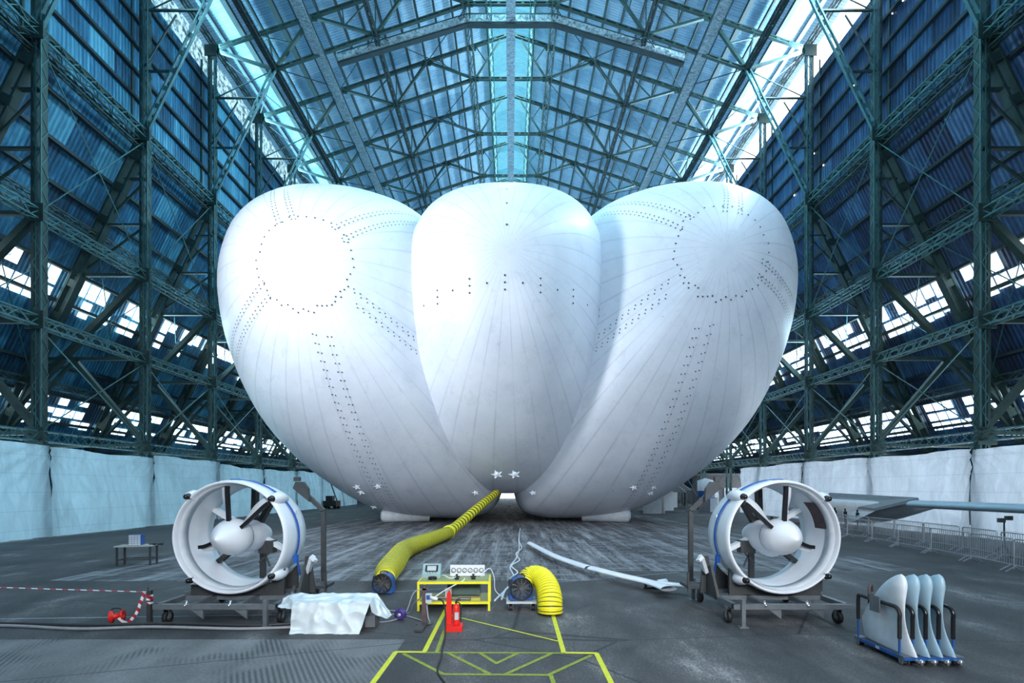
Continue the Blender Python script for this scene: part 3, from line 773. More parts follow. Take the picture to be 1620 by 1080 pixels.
def trolley(x0, x1, s, label):
    r = empty('trolley', (0, 0, 0), label, 'trolley', 'steel propeller trolleys')
    y0, y1 = 8.75, 10.85; zt = .36
    m = MB()
    for y in (y0, y1): m.box(((x0+x1)/2, y, zt), (x1-x0, .09, .09))
    for x in (x0+.045, x1-.045): m.box((x, (y0+y1)/2, zt), (.09, y1-y0, .09))
    for f in (.3, .68): m.box((x0+(x1-x0)*f, (y0+y1)/2, zt), (.08, y1-y0, .08))
    m.box(((x0+x1)/2, y0+.75, zt), (x1-x0, .08, .08)); m.box(((x0+x1)/2, 10.1, zt), (x1-x0, .08, .08))
    m.bar((x0+.04, 9.5, zt+.08), (x0+.5, 10.7, zt+.08), .05); m.bar((x1-.04, 9.5, zt+.08), (x1-.5, 10.7, zt+.08), .05)
    m.build('frame', M['grey'], r)
    ex = x0 if s > 0 else x1; inn = ex; out = x1 if s > 0 else x0
    for x, y in ((inn+s*.15, y0), (inn+s*.05, y1)):
        m = MB(); m.box((x, y-.07, .25), (.07, .07, .5)); m.box((x, y-.07, .01), (.16, .12, .02)); m.build('leg', M['grey'], r)
    for f in (.36, .72):
        m = MB(); xx = x0+(x1-x0)*f; m.prism([(xx-.12, zt-.04), (xx+.12, zt-.04), (xx+.02, zt-.2), (xx-.02, zt-.2)] if False else [(xx-.14, zt-.045), (xx+.1, zt-.045), (xx+.1, zt-.22)], y0-.02, y0+.02, 'xz'); m.build('gusset', M['grey'], r)
        m = MB(); m.lathe([(.004, 0), (.02, 0), (.02, .16), (.004, .16)], (xx-.2, y0-.02, zt-.05), (0,0,1), 10); m.sphere((xx-.2, y0-.06, zt+.03), .028, 10, 6); m.build('locking_pin', M['chrome'], r)
    for x, y in ((inn+s*.02, y0+.25), (inn+s*.15, y1-.2), (out-s*.1, y0+.2), (out-s*.1, y1-.2)): wheel(r, x, y)
    # cradle plates under the duct
    cx = (-5.38 if s < 0 else 5.22)
    for y in (9.55, 10.15):
        pts = [(cx-.95, zt+.05)]; 
        for i in range(13):
            a = math.radians(215+110*i/12); pts.append((cx+1.12*math.cos(a), 1.56+1.12*math.sin(a)))
        pts.append((cx+.95, zt+.05))
        # lower half plate: between the arc and the frame
        m = MB(); top = pts[1:-1]; n = len(top)
        vs = [(p[0], y-.03, p[1]) for p in top]+[(p[0], y-.03, zt+.045) for p in top]+[(p[0], y+.03, p[1]) for p in top]+[(p[0], y+.03, zt+.045) for p in top]
        fs = []
        for i in range(n-1):
            fs += [(i, i+1, n+i+1, n+i), (2*n+i+1, 2*n+i, 3*n+i, 3*n+i+1), (i+1, i, 2*n+i, 2*n+i+1), (n+i, n+i+1, 3*n+i+1, 3*n+i)]
        fs += [(0, n, 3*n, 2*n), (n-1, 2*n-1+2*n, 2*n-1, 3*n-1)] if False else [(0, n, 3*n, 2*n), (n-1, 3*n-1, 4*n-1, 2*n-1)]
        m.add(vs, fs); m.build('cradle', M['dgrey'], r)
    # inner side arm with white pad and rear post
    xi = cx-s*1.22
    m = MB(); m.prism([(xi-.12, zt), (xi+.16, zt), (xi+.05, zt+.75), (xi-.05, zt+.75)], 9.9, 9.96, 'xz'); m.prism([(9.35, zt), (9.9, zt), (9.85, zt+.55), (9.7, zt+.6)], xi+.0, xi+.05, 'yz'); m.build('side_plate', M['dgrey'], r)
    m = MB(); m.bar((xi-s*.02, 10.7, zt), (xi-s*.02, 10.7, 2.0), .09); m.bar((xi-s*.02, 10.7, 2.0), (cx-s*.72, 10.7, 2.5), .09); m.build('rear_post', M['dgrey'], r)
    m = MB(); m.bar((cx+s*.1, 10.7, 1.2), (cx+s*.1, 10.7, zt), .1); m.build('centre_post', M['dgrey'], r)
    m = MB(); m.prism([(cx-s*.98, 2.2), (cx-s*.62, 2.5), (cx-s*.68, 2.64), (cx-s*.86, 2.64), (cx-s*.96, 2.5)], 10.55, 10.63, 'xz'); m.box((cx-s*.7, 10.6, 2.7), (.12, .1, .09)); m.build('head_bracket', M['dgrey'], r)
    m = MB(); m.bar((xi-s*.05, 9.8, zt+.45), (xi-s*.22, 9.6, zt+.78), .07, .12); m.bar((xi-s*.22, 9.6, zt+.78), (xi-s*.30, 9.55, zt+.7), .06, .1); m.build('clamp_arm', M['white2'], r)
    m = MB(); m.box((xi-s*.2, 10.2, zt+.1), (.3, .5, .06)); m.bar((xi-s*.33, 10.0, zt), (xi-s*.33, 10.0, zt+.4), .04); m.build('side_shelf', M['dgrey'], r)
    return r
trolley(-6.45, -4.25, -1, 'grey steel trolley on casters carrying the left propeller unit')
trolley(4.02, 6.15, 1, 'grey steel trolley on casters carrying the right propeller unit')
# ================================================================ inflation hoses and blowers
def hose(path, rad, label, name='air_hose', rib=.085, n=20, amp=.06):
    pts = bez(path, 14)
    # even resample
    L = [0]
    for a, b in zip(pts[:-1], pts[1:]): L.append(L[-1]+(b-a).length)
    N = int(L[-1]/(rib/4)); N = min(N, 1400); out = []; rr = []; j = 0; rp = bez([(r, 0, 0) for r in rad], 14)
    for i in range(N+1):
        t = L[-1]*i/N
        while j < len(L)-2 and L[j+1] < t: j += 1
        f = (t-L[j])/max(L[j+1]-L[j], 1e-6); out.append(pts[j].lerp(pts[j+1], f))
        r0 = rp[j].x+(rp[j+1].x-rp[j].x)*f; rr.append(r0*(1+amp*(.5-.5*math.cos(2*PI*t/rib))-amp*.5))
    m = MB(); m.tube(out, rr, n)
    nf = len(m.f)
    # dark wire coil in the valleys
    seg = [k for k in range(len(out)) if (L[-1]*k/N) % rib < rib/4]
    for k in range(nf):
        ring = k//n
        if ring in set_seg(seg, nf): m.m[k] = 1
    return m.build(name, [M['hose'], M['hosed']], fix=False)
_c = {}
def set_seg(seg, key):
    if key not in _c: _c[key] = set(seg)
    return _c[key]
hp = [Vector((-3.05, 11.75, .34)), Vector((-3.18, 12.3, .34)), Vector((-3.0, 13.6, .30)), Vector((-2.95, 15.2, .30)), Vector((-3.35, 17.6, .31))]
h1 = [(-3.05,11.78,.31), (-3.22,12.6,.32), (-3.45,14.4,.31), (-3.75,17.2,.32), (-3.5,20.0,.32), (-3.15,22.6,.34), (-3.0,23.6,.36)]
o = hose(h1, (.24, .30, .33, .32, .32, .31, .27), '', rib=.13, amp=.035); tag(o, 'fat yellow fabric hose running from the left blower along the floor', 'hose')
h2 = [(-3.0,23.5,.36), (-2.6,25.2,.7), (-1.9,27.4,1.35), (-.9,30.5,2.2)]
o = hose(h2, (.25, .25, .25, .22), '', rib=.36, amp=.14); tag(o, 'ribbed yellow hose rising from the floor into the hull underside', 'hose')
m = MB(); m.lathe([(.3, -.06), (.34, 0), (.3, .3)], (-3.03, 23.4, .36), (.1, 1, .15), 20); m.build('joint_collar', M['hose'], o)
h3 = [(.28,10.25,.46), (.42,10.42,.60), (.62,10.25,.62), (.74,9.95,.50), (.78,9.72,.32), (.78,9.62,.16), (.78,9.60,.03)]
o = hose(h3, (.20, .21, .22, .235, .245, .25, .25), '', rib=.06, amp=.07); tag(o, 'short yellow hose slumping from the right blower onto the floor', 'hose')
def blower(x, y, z, r, label, legs=True):
    e = empty('blower_fan', (x, y, 0), label, 'blower', 'blue blower fans')
    m = MB(); m.lathe([(r*.94, -.20), (r, -.21), (r*1.03, -.19), (r*1.0, -.1), (r*.98, .14), (r*1.03, .19), (r*.9, .2)], (0, 0, z), (0,1,0), 40)
    m.lathe([(r*.92, -.19), (r*.9, .19)], (0,0,z), (0,1,0), 40); m.build('housing', M['blue'], e)
    m = MB(); m.lathe([(r*.93, -.215), (r*1.05, -.22), (r*1.05, -.19), (r*.93, -.19)], (0,0,z), (0,1,0), 40, closed=True); m.build('inlet_ring', M['black'], e)
    m = MB()
    for q in (.2, .36, .52, .68, .84):
        m.tube([(r*q*math.cos(2*PI*i/28), -.2, z+r*q*math.sin(2*PI*i/28)) for i in range(28)], .0035, 5, closed=True)
    for i in range(12): a = 2*PI*i/12; m.bar((0, -.2, z), (r*.95*math.cos(a), -.2, z+r*.95*math.sin(a)), .006)
    m.build('grille', M['grey'], e)
    m = MB(); m.lathe([(.001, -.11), (r*.2, -.10), (r*.22, .1)], (0,0,z), (0,1,0), 20)
    for i in range(8):
        a = 2*PI*i/8; c = Vector((math.cos(a), 0, math.sin(a))); t = Vector((-math.sin(a), .6, math.cos(a))).normalized()
        m.add([Vector((0,0,z))+c*r*.2-t*.03, Vector((0,0,z))+c*r*.2+t*.03, Vector((0,0,z))+c*r*.86+t*.06, Vector((0,0,z))+c*r*.86-t*.06], [(0,1,2,3)])
    m.build('impeller', M['dgrey'], e)
    m = MB(); zb = z-r
    m.box((0, 0, zb-.0+.01), (r*2.1, .4, .03)); 
    for sx in (-1, 1): m.prism([(sx*r*1.1, zb), (sx*r*.98, z), (sx*r*.8, z-r*.4), (sx*r*.5, zb)], -.16, .16, 'xz')
    m.build('base', M['blue'], e)
    m = MB(); m.tube(bez([(-r*.4, 0, z+r*.9), (-r*.3, 0, z+r*1.15), (r*.3, 0, z+r*1.15), (r*.4, 0, z+r*.9)], 5), .012, 8); m.box((-r*.85, -.02, z+r*.5), (.1, .16, .08)); m.build('handle', M['black'], e)
    return e
b1 = blower(-3.04, 11.6, .25, .225, 'blue blower fan standing on the floor at the end of the long yellow hose')
b2 = blower(.2, 10.1, .44, .225, 'blue blower fan standing on a small wheeled board')
b2.rotation_euler = (0, 0, .12)
d = empty('dolly', (.22, 10.08, 0), 'small flat wheeled dolly under the right blower', 'dolly')
m = MB(); m.box((0, 0, .17), (.62, .5, .04)); m.build('deck', M['panelgrey'], d)
for x in (-.22, .24):
    for y in (-.18, .18): wheel(d, x, y, .055)
# ================================================================ work bench
tb = empty('work_bench', (-1.17, 10.28, 0), 'low yellow steel work bench carrying gauges and a control box', 'bench', rz=.02)
W2, D2, H2 = .72, .41, .59
for x in (-1, 1):
    for y in (-1, 1):
        m = MB(); m.box((x*W2, y*D2, H2/2), (.045, .045, H2)); m.build('leg', M['yellow'], tb)
m = MB()
for z in (H2-.02, .16):
    for y in (-1, 1): m.box((0, y*D2, z), (W2*2, .04, .045))
    for x in (-1, 1): m.box((x*W2, 0, z), (.04, D2*2, .045))
m.build('frame', M['yellow'], tb)
m = MB(); m.box((0, 0, H2+.008), (W2*2-.03, D2*2-.03, .015)); m.build('tabletop', M['olive'], tb)
m = MB(); m.box((0, 0, .187), (W2*2-.06, D2*2-.04, .012)); m.build('shelf', M['olive'], tb)
zt = H2+.017
g = empty('gauge_panel', (-.93, 10.42, zt), 'white panel with a row of six round gauges standing on the yellow bench', 'gauge panel')
m = MB(); m.box((0, .0, .125), (.74, .05, .23)); m.box((-.3, .05, .02), (.04, .16, .04)); m.box((.3, .05, .02), (.04, .16, .04)); m.build('panel', M['white'], g)
for i in range(6):
    x = -.3+.12*i
    m = MB(); m.lathe([(.001, -.034), (.042, -.034), (.042, -.02)], (x, 0, .13), (0,1,0), 24); gg = m.build('gauge', M['white'], g)
    m = MB(); m.lathe([(.04, -.04), (.05, -.042), (.05, -.02), (.04, -.02)], (x, 0, .13), (0,1,0), 24, closed=True); m.build('bezel', M['black'], gg)
    m = MB(); a = -.6+.5*i; m.bar((x, -.037, .13), (x+.03*math.sin(a), -.037, .13+.03*math.cos(a)), .006, .003); m.build('needle', M['black'], gg)
g = empty('control_box', (-1.68, 10.38, zt), 'pale blue grey control box with a display, at left on the yellow bench', 'control box')
m = MB(); m.prism([(-.16, 0), (.12, 0), (.12, .26), (-.02, .28), (-.16, .09)], -.19, .19, 'yz'); m.build('case', plain('pale_teal_enamel', (.3, .45, .47), .4), g)
sl = Vector((0, .14, .19)).normalized(); nn = Vector((0, -.19, .14)).normalized()
def pan(c, w_, h_, t_): 
    mm = MB(); Mx = Matrix((Vector((1,0,0)), sl, nn)).transposed(); mm.box(c, (w_, h_, t_), M=Mx); return mm
c0 = Vector((0, -.09, .185))
pan(c0+nn*.004, .27, .15, .012).build('display_bezel', M['black'], g); pan(c0+nn*.011, .19, .11, .004).build('display', M['panelgrey'], g)
for i in range(4): pan(c0-sl*.092+Vector((-.09+.06*i, 0, 0))+nn*.004, .02, .012, .01).build('button', M['black'], g)
for i, (x, y, lab) in enumerate(((-1.12, 10.05, 'small black valve on the bench, left of the pair before the gauges'), (-.78, 10.08, 'small black valve on the bench, right of the pair before the gauges'))):
    v = empty('air_valve', (x, y, zt), lab, 'valve')
    m = MB(); m.lathe([(.002, 0), (.045, 0), (.045, .03), (.02, .035), (.02, .08), (.002, .09)], n=16); m.box((0,0,.055), (.12, .03, .03)); m.build('valve_body', M['black'], v)
    m = MB(); m.lathe([(.002, .09), (.03, .09), (.03, .105), (.002, .108)], n=12); m.build('valve_knob', M['black'], v)
m = MB()
for i in range(9): a = i*.7; m.tube([(-1.62+.1*math.cos(a+t*.8)*(.5+.05*i), 10.02+.07*math.sin(a+t*.8), zt+.015+.012*(i % 4)) for t in range(8)], .009, 6)
tag(m.build('cable_heap', M['black']), 'heap of coiled black cable in front of the control box', 'cable')
def cable(name, pts, r, label, mat='cable', cat='cable', n=7, group=None):
    m = MB(); m.tube(bez(pts, 9), r, n); return tag(m.build(name, M[mat], fix=False), label, cat, group)
cable('white_air_line', [(-1.5,10.3,zt+.02), (-1.4,10.1,zt+.08), (-1.25,10.0,zt+.03), (-1.12,10.05,zt+.06)], .009, 'thin white air line curling beside the control box', 'white')
cable('white_air_line', [(-.78,10.08,zt+.06), (-.6,10.2,zt+.1), (-.45,10.45,zt+.16), (-.36,10.5,zt-.05), (-.33,10.6,.25), (-.1,10.75,.04), (.0,11.2,.02)], .009, 'thin white air line looping off the right end of the bench', 'white')
cable('white_air_line', [(-.95,10.0,zt+.03), (-.98,9.9,zt+.0), (-1.2,9.84,.5), (-1.45,9.8,.36), (-1.55,9.5,.3)], .011, 'white air line hanging down the front of the bench', 'white')
m = MB(); m.box((-1.0, 10.42, .33), (.7, .25, .2)); tag(m.build('equipment_case', plain('dark_green_case', (.08, .13, .12), .5)), 'dark green case on the lower shelf of the bench', 'case')
m = MB(); m.box((-1.30, 10.1, .33), (.13, .12, .17)); m.box((-1.30, 10.035, .36), (.09, .02, .05)); m.box((-1.30, 10.035, .30), (.09, .02, .04)); o = m.build('socket_box', M['panelgrey']); tag(o, 'grey socket box hung under the bench top', 'socket box')
m = MB(); m.box((-.72, 9.98, .225), (.19, .14, .06)); tag(m.build('carton', plain('yellow_card', (.45, .42, .1), .7)), 'yellow carton at the right end of the lower shelf', 'carton')
m = MB(); m.box((-1.0, 10.1, .205), (.4, .2, .025)); tag(m.build('folder', M['olive']), 'flat olive folder lying on the lower shelf', 'folder')
m = MB(); m.tube(bez([(-1.6,10.1,.22), (-1.3,9.98,.24), (-.9,9.96,.22), (-.7,10.2,.21), (-1.1,10.2,.215)], 8), .014, 7); tag(m.build('coiled_hose', M['cable']), 'grey hose coiled across the lower shelf', 'hose')
# post with plug box
p = empty('power_post', (-1.58, 8.85, 0), 'rusty brown post on a flat foot carrying a plug box', 'post')
m = MB(); m.box((0, 0, .34), (.085, .06, .66)); m.lathe([(.001,.0),(.045,.0),(.045,.06),(.001,.06)], (0,-.03,.68), (0,1,0), 16); m.build('upright', M['brown'], p)
m = MB(); m.box((-.02, -.22, .03), (.16, .5, .035)); m.box((-.0, .02, .015), (.3, .1, .02)); m.build('foot', M['dgrey'], p)
m = MB(); m.box((.09, -.05, .5), (.11, .07, .17)); pb = m.build('plug_box', M['panelgrey'], p)
m = MB(); m.box((.085, -.10, .53), (.06, .04, .07)); m.build('socket', M['blue'], pb)
m = MB(); m.lathe([(.001, 0), (.028, 0), (.032, .1), (.02, .14), (.001, .14)], (.13, -.11, .53), (1, -.15, -.25), 14); m.build('plug', M['white'], pb)
cable('black_power_cable', [(-1.32,8.72,.5), (-1.22,8.65,.48), (-1.15,8.5,.33), (-1.12,8.25,.03), (-1.08,7.9,.015), (-1.05,7.4,.012), (-1.02,7.1,.012), (-1.0,6.6,.012), (-.85,6.2,.012), (-.6,5.7,.012)], .013, 'black cable trailing from the plug box toward the camera', 'black')
cable('grey_supply_cable', [(-1.55,8.9,.45), (-1.5,8.75,.2), (-1.48,8.8,.03), (-1.7,9.1,.02), (-2.2,9.5,.02), (-2.6,9.4,.02)], .012, 'grey cable from the post running back under the tarpaulin')
cable('grey_supply_cable', [(-1.7,9.9,.45), (-1.95,9.8,.4), (-2.05,9.6,.1), (-2.1,9.3,.03), (-2.3,9.0,.02), (-2.75,8.9,.03)], .012, 'grey cable looping from the bench leg to the purple reel')
cable('grey_supply_cable', [(-1.62,8.9,.5), (-1.85,9.2,.3), (-2.0,9.5,.04), (-2.4,9.8,.02), (-3.0,9.9,.02)], .011, 'grey cable sagging left from the top of the post')
r_ = empty('cable_reel', (-2.1, 9.2, 0), 'small purple cable reel on the floor beside the tarpaulin', 'cable reel')
m = MB(); m.lathe([(.03, -.04), (.105, -.045), (.105, -.03), (.06, -.02), (.06, .02), (.105, .03), (.105, .045), (.03, .04)], (0, 0, .108), (.25, 1, .1), 24, closed=True); m.build('drum', M['purple'], r_)
m = MB(); m.lathe([(.001, -.06), (.03, -.06), (.03, .06), (.001, .06)], (0, 0, .108), (.25, 1, .1), 14); m.build('axle', M['panelgrey'], r_)
# fire extinguisher on red stand
e = empty('extinguisher_stand', (-1.0, 8.55, 0), 'red plastic stand holding a fire extinguisher in front of the bench', 'stand')
m = MB(); m.box((.0, 0, .045), (.30, .26, .09)); m.build('base', M['red'], e)
m = MB(); m.prism([(-.145, .05), (-.05, .05), (-.055, .42), (-.07, .62), (-.085, .67), (-.115, .67), (-.135, .62), (-.145, .42)], .04, .10, 'xz'); m.build('back_panel', M['red'], e)
x = empty('fire_extinguisher', (-.965, 8.55, .09), 'red fire extinguisher with black valve standing in the red stand', 'fire extinguisher')
m = MB(); m.lathe([(.001, 0), (.058, 0), (.062, .02), (.062, .31), (.05, .345), (.02, .365), (.018, .38)], n=28); m.build('cylinder', M['red'], x)
m = MB(); m.lathe([(.001, .38), (.022, .38), (.022, .41), (.001, .415)], n=14); m.bar((-.01, 0, .41), (.08, 0, .44), .018); m.bar((-.01, 0, .43), (.07, 0, .47), .014); m.build('valve', M['black'], x)
m = MB(); m.tube(bez([(.03, -.01, .4), (.09, -.02, .34), (.085, -.02, .2), (.08, -.02, .06)], 8), .011, 8); m.build('discharge_hose', M['black'], x)
m = MB(); m.grid(lambda u, v: (.064*math.cos(-1.9+1.2*u), .064*math.sin(-1.9+1.2*u), .1+.13*v), 8, 2); m.build('instruction_label', M['panelgrey'], x)
# covered box
from mathutils import noise as mn
tq = {'tbl': Q(463,937,9.1), 'tbr': Q(597,938,9.05), 'tfl': Q(462,953,8.4), 'tfr': Q(585,953,8.4), 'hl': Q(457.5,1003,8.27), 'hr': Q(568,1003,8.27),
      'rr': Q(620,972,8.95), 'rb': Q(612,979,8.75), 'rf': Q(588,967,8.42), 'lb': Q(449,946,8.9), 'lf': Q(439,959,8.6), 'lc': Q(461,963,8.38)}
tm = MB()
def patch(a, b, c, d, nu, nv, sag=0.0):
    a, b, c, d = (tq[k] for k in (a, b, c, d))
    def fn(u, v):
        p = a.lerp(b, u).lerp(d.lerp(c, u), v)
        n1 = mn.noise(p*3.2)*.02+mn.noise(p*11)*.008+(.06-abs(mn.noise(p*4+Vector((3,1,7)))))*.10
        return p+Vector((n1*.4, -n1*1.3, n1*.8 if p.z > .06 else 0))-Vector((0,0,sag*math.sin(PI*u)*math.sin(PI*v)))
    tm.grid(fn, nu, nv)
patch('tbl', 'tbr', 'tfr', 'tfl', 60, 26, .015); patch('tfl', 'tfr', 'hr', 'hl', 60, 34, -.0)
patch('tbr', 'rr', 'rb', 'tfr', 20, 26); patch('tfr', 'rb', 'rb', 'rf', 16, 14); patch('tbl', 'lb', 'lc', 'tfl', 14, 26); patch('lb', 'lf', 'lc', 'lc', 12, 14)
o = tm.build('tarpaulin', M['tarp']); tag(o, 'creased white tarpaulin draped over a low box beside the left trolley', 'tarpaulin')
bx = empty('covered_box', (-3.17, 8.75, 0), 'low dark box standing under the creased white tarpaulin', 'box')
m = MB(); m.box((0, 0, .23), (1.15, .42, .44)); m.build('body', M['dgrey'], bx)
m = MB(); m.box((.66, .02, .12), (.18, .3, .2)); m.build('side_unit', M['grey'], bx)
# ================================================================ floor markings
def strip(a, b, w, name, mat, label, cat='floor marking', z=.004, group=None):
    a = P(*a); b = P(*b); d = (b-a).normalized(); n = Vector((-d.y, d.x, 0))*w/2
    m = MB(); m.add([a-n+Vector((0,0,z)), b-n+Vector((0,0,z)), b+n+Vector((0,0,z)), a+n+Vector((0,0,z))], [(0,1,2,3)])
    return tag(m.build(name, mat), label, cat, group, 'structure')
def Z7(x, y): return (560+x/3.857, 930+y/3.857)
for i, (a, b, l) in enumerate((((256,390), (100,600), 'front left'), ((250,391), (440,392), 'front left crossbar'), ((1290,396), (1484,399), 'front right crossbar'), ((1478,398), (1580,600), 'front right'),
                  ((578,95), (430,390), 'left lane'), ((1214,165), (1280,396), 'right lane'))):
    strip(Z7(*a), Z7(*b), .075, 'floor_tape', M['tapey'], 'bright yellow %s line taped on the floor' % l, z=.006+.0004*i)
strip(Z7(560,160), Z7(1245,325), .04, 'floor_tape', M['tapey'], 'thin yellow diagonal line taped across the floor', z=.005)
for i, (a, b) in enumerate((((580,180), (505,392)), ((440,393), (1290,397)), ((300,400), (548,527)), ((545,526), (1190,531)), ((1186,531), (1448,410)), ((576,398), (832,527)), ((770,398), (872,462)), ((866,462), (1000,398)), ((925,527), (1205,400)), ((1200,531), (1224,600)))):
    strip(Z7(*a), Z7(*b), .06, 'painted_line', M['tapef'], 'faded yellow painted guide line on the floor before the bench', z=.003+.0003*i, group='faded yellow guide lines')
for a, b, l in (((0,979), (470,972), 'across the left floor'), ((862,903), (1010,898), 'near the long white strip'), ((866,922), (1075,905), 'beneath the long white strip'), ((590,938), (720,930), 'behind the bench')):
    strip(a, b, .05, 'painted_line', M['linew'], 'thin worn white line %s' % l)
# ================================================================ cables on the floor
cable('floor_cable', [(-11.5,8.62,.03), (-9.2,8.7,.03), (-7.6,8.5,.03), (-6.4,8.62,.03), (-4.8,8.5,.03), (-3.9,8.6,.03)], .026, 'thick grey cable crossing the left floor under the trolley, nearer one', 'cable')
cable('floor_cable', [(-11.5,8.95,.03), (-8.9,8.83,.03), (-7.7,8.75,.03), (-6.2,8.85,.03), (-4.7,8.72,.03), (-3.9,8.85,.03)], .026, 'thick dark cable crossing the left floor behind the grey one', 'dgrey')
cable('twisted_cable', [(-.35,10.7,.02), (-.05,12.2,.02), (.08,13.6,.02), (-.02,15.2,.02), (.2,17.2,.02), (.35,20,.02), (.4,24,.02), (.6,30,.02)], .024, 'pale cable running from the bench toward the hull, straighter one', 'white2')
cable('twisted_cable', [(-.2,10.8,.03), (-.12,11.8,.03), (.06,12.4,.04), (.0,13.2,.03), (.2,14.2,.03), (.02,15.4,.03), (.3,16.6,.03), (.2,18.2,.03), (.45,20,.03), (.4,23,.03), (.55, 29, .03)], .026, 'pale cable twisting from side to side toward the hull', 'white2')
# ================================================================ long white strip on blocks
def strip_body(pts, wd, h, name, label):
    pts = bez(pts, 8); m = MB(); N = len(pts)
    def fn(u, v):
        i = min(int(v*(N-1)), N-2); p = pts[i].lerp(pts[i+1], v*(N-1)-i); t = (pts[min(i+1,N-1)]-pts[max(i-1,0)]).normalized(); n = Vector((t.y, -t.x, 0))
        ww = wd(v); a = 2*PI*u; return p+n*math.cos(a)*ww+Vector((0,0,1))*math.sin(a)*h*(1 if math.sin(a) > 0 else .6)
    m.grid(fn, 16, 50, wrap=True); return m.build(name, M['white'])
pz = lambda x, y: P(820+x/5.586, 840+y/5.586, .2)
o = strip_body([pz(100,108), pz(300,212), pz(480,280), pz(630,328)], lambda v: .12+.05*v, .075, 'wing_strip', ''); tag(o, 'long slender white strip on blocks, farther half of the two', 'strip')
o = strip_body([pz(645,330), pz(900,395), pz(1100,440), pz(1230,475), pz(1330,512)], lambda v: .15+.13*max(0, v-.55), .075, 'wing_strip', ''); tag(o, 'long slender white strip on blocks, nearer half with a flared end', 'strip')
o = strip_body([pz(1230,455), pz(1400,475), pz(1520,485)], lambda v: .11, .05, 'tow_arm', ''); tag(o, 'white arm joining the strip to the right trolley', 'arm')
for i, (x, y, l) in enumerate(((135,150,'farthest'), (290,235,'second farthest'), (495,315,'middle'), (725,385,'second nearest'))):
    c = P(820+x/5.586, 840+y/5.586); m = MB(); m.box((c.x, c.y+.1, .07), (.22, .16, .14)); tag(m.build('support_block', M['wood']), 'small block under the long white strip, %s of the blocks' % l, 'block', 'blocks under the white strip')
s_ = empty('end_stand', (3.65, 12.0, 0), 'low dark stand under the flared end of the white strip', 'stand')
m = MB(); m.box((0, 0, .03), (.7, .08, .05)); m.box((-.3, 0, .08), (.05, .05, .15)); m.box((.3, 0, .08), (.05, .05, .15)); m.build('foot_bar', M['dgrey'], s_)
m = MB(); m.lathe([(.02, -.12), (.09, -.12), (.1, .1), (.02, .12)], (.12, .0, .15), (1, .4, 0), 16); m.build('clamp', M['white2'], s_)
# ================================================================ rack of fins
fx, fy = 5.53, 6.80
rk = empty('fin_rack', (fx, fy, 0), 'low blue wheeled rack with padded dark hoops at lower right', 'rack', rz=-.02)
m = MB(); W_, D_ = .80, .98
m.box((W_/2, .02, .1), (W_, .05, .05)); m.box((W_/2, D_, .1), (W_, .05, .05)); m.box((.02, D_/2, .1), (.05, D_, .05)); m.box((W_-.02, D_/2, .1), (.05, D_, .05)); m.build('base_frame', M['blue'], rk)
m = MB(); m.box((W_/2, D_/2, .125), (W_-.05, D_-.05, .012)); m.build('deck', M['dgrey'], rk)
m = MB(); m.box((.0, .5, .1), (.012, .08, .04)); m.build('plate', M['panelgrey'], rk)
for x, y in ((.04, .05), (W_-.04, .05), (.04, D_-.05), (W_-.04, D_-.05)):
    wheel(rk, x, y, .035)
for i in range(5):
    x = .0+.182*i+(.02 if i == 4 else 0)
    m = MB(); m.bar((x, .08, .1), (x, .08, .4), .022); m.bar((x, D_-.06, .1), (x, D_-.06, .45), .022); m.build('post', M['blue'], rk)
    m = MB(); m.tube(bez([(x, .08, .36), (x, .08, .62), (x, .08, .72), (x, .14, .79), (x, .3, .80), (x, .7, .80), (x, D_-.1, .80), (x, D_-.06, .76), (x, D_-.06, .42)], 6), .026, 10); m.build('padded_hoop', M['blackg'] if i else M['black'], rk)
def fin(i, label):
    r = empty('curved_fin', (fx+.08+.18*i, fy, 0), label, 'fin', 'white fins standing in the rack', rz=-.02)
    m = MB()
    def fn(u, v):
        z = .13+v*1.135; q = v
        front = .03-.07*math.exp(-((q-.0)/.22)**2)+.05*math.sin(PI*q)
        top = 1-max(0, (q-.80)/.20)**2.2
        back = .98-.70*max(0, q-.25)/.75*(.6+.4*q)
        back = front+.35+(back-front-.35)*1.0
        mid = (front+back)/2; half = (back-front)/2*math.sqrt(max(top, 0.0))
        th = (.062+.026*math.cos((q-.84)*7.4))*math.sqrt(max(top, .0))
        th = max(th, .004)
        xo = -.03*math.cos((q-.55)*5.2)*0+.07*(1-q)**2.2-.02*math.sin(PI*q*1.1)
        a = 2*PI*u; c = math.cos(a); s = math.sin(a)
        yy = mid-half*c; fall = (.5+.5*c)**.6 if c > -1 else 0
        return (xo+th*s*(.35+.65*fall), yy, z)
    m.grid(fn, 36, 40, wrap=True); m.build('fin_blade', M['white2'] if i == 0 else M['bluegrey'], r)
    m = MB(); m.box((.06, -.1, .10), (.09, .06, .03)); m.lathe([(.002, 0), (.02, 0), (.02, .09), (.002, .09)], (.07, -.12, .04), (0,0,1), 10); m.build('root_clamp', M['chrome'], r)
    return r
for i, t in enumerate(('white curved fin with its full face showing, leftmost in the rack', 'shade tinted white curved fin in the rack, second from the left', 'shade tinted white curved fin in the rack, third from the left', 'shade tinted white curved fin standing at the right end of the rack')): fin(i, t)
m = MB(); m.box((fx-.035, fy+.50, .76), (.012, .2, .24)); tag(m.build('grey_cloth', M['grey']), 'grey cloth pad folded over the front hoop of the fin rack', 'cloth')
cable('dark_strap', [(fx-.02,fy+.62,.79), (fx+.0,fy+.66,.95), (fx+.06,fy+.7,1.0), (fx+.1,fy+.74,.9)], .022, 'dark strap bunched on the back of the leftmost fin', 'brown', 'strap')
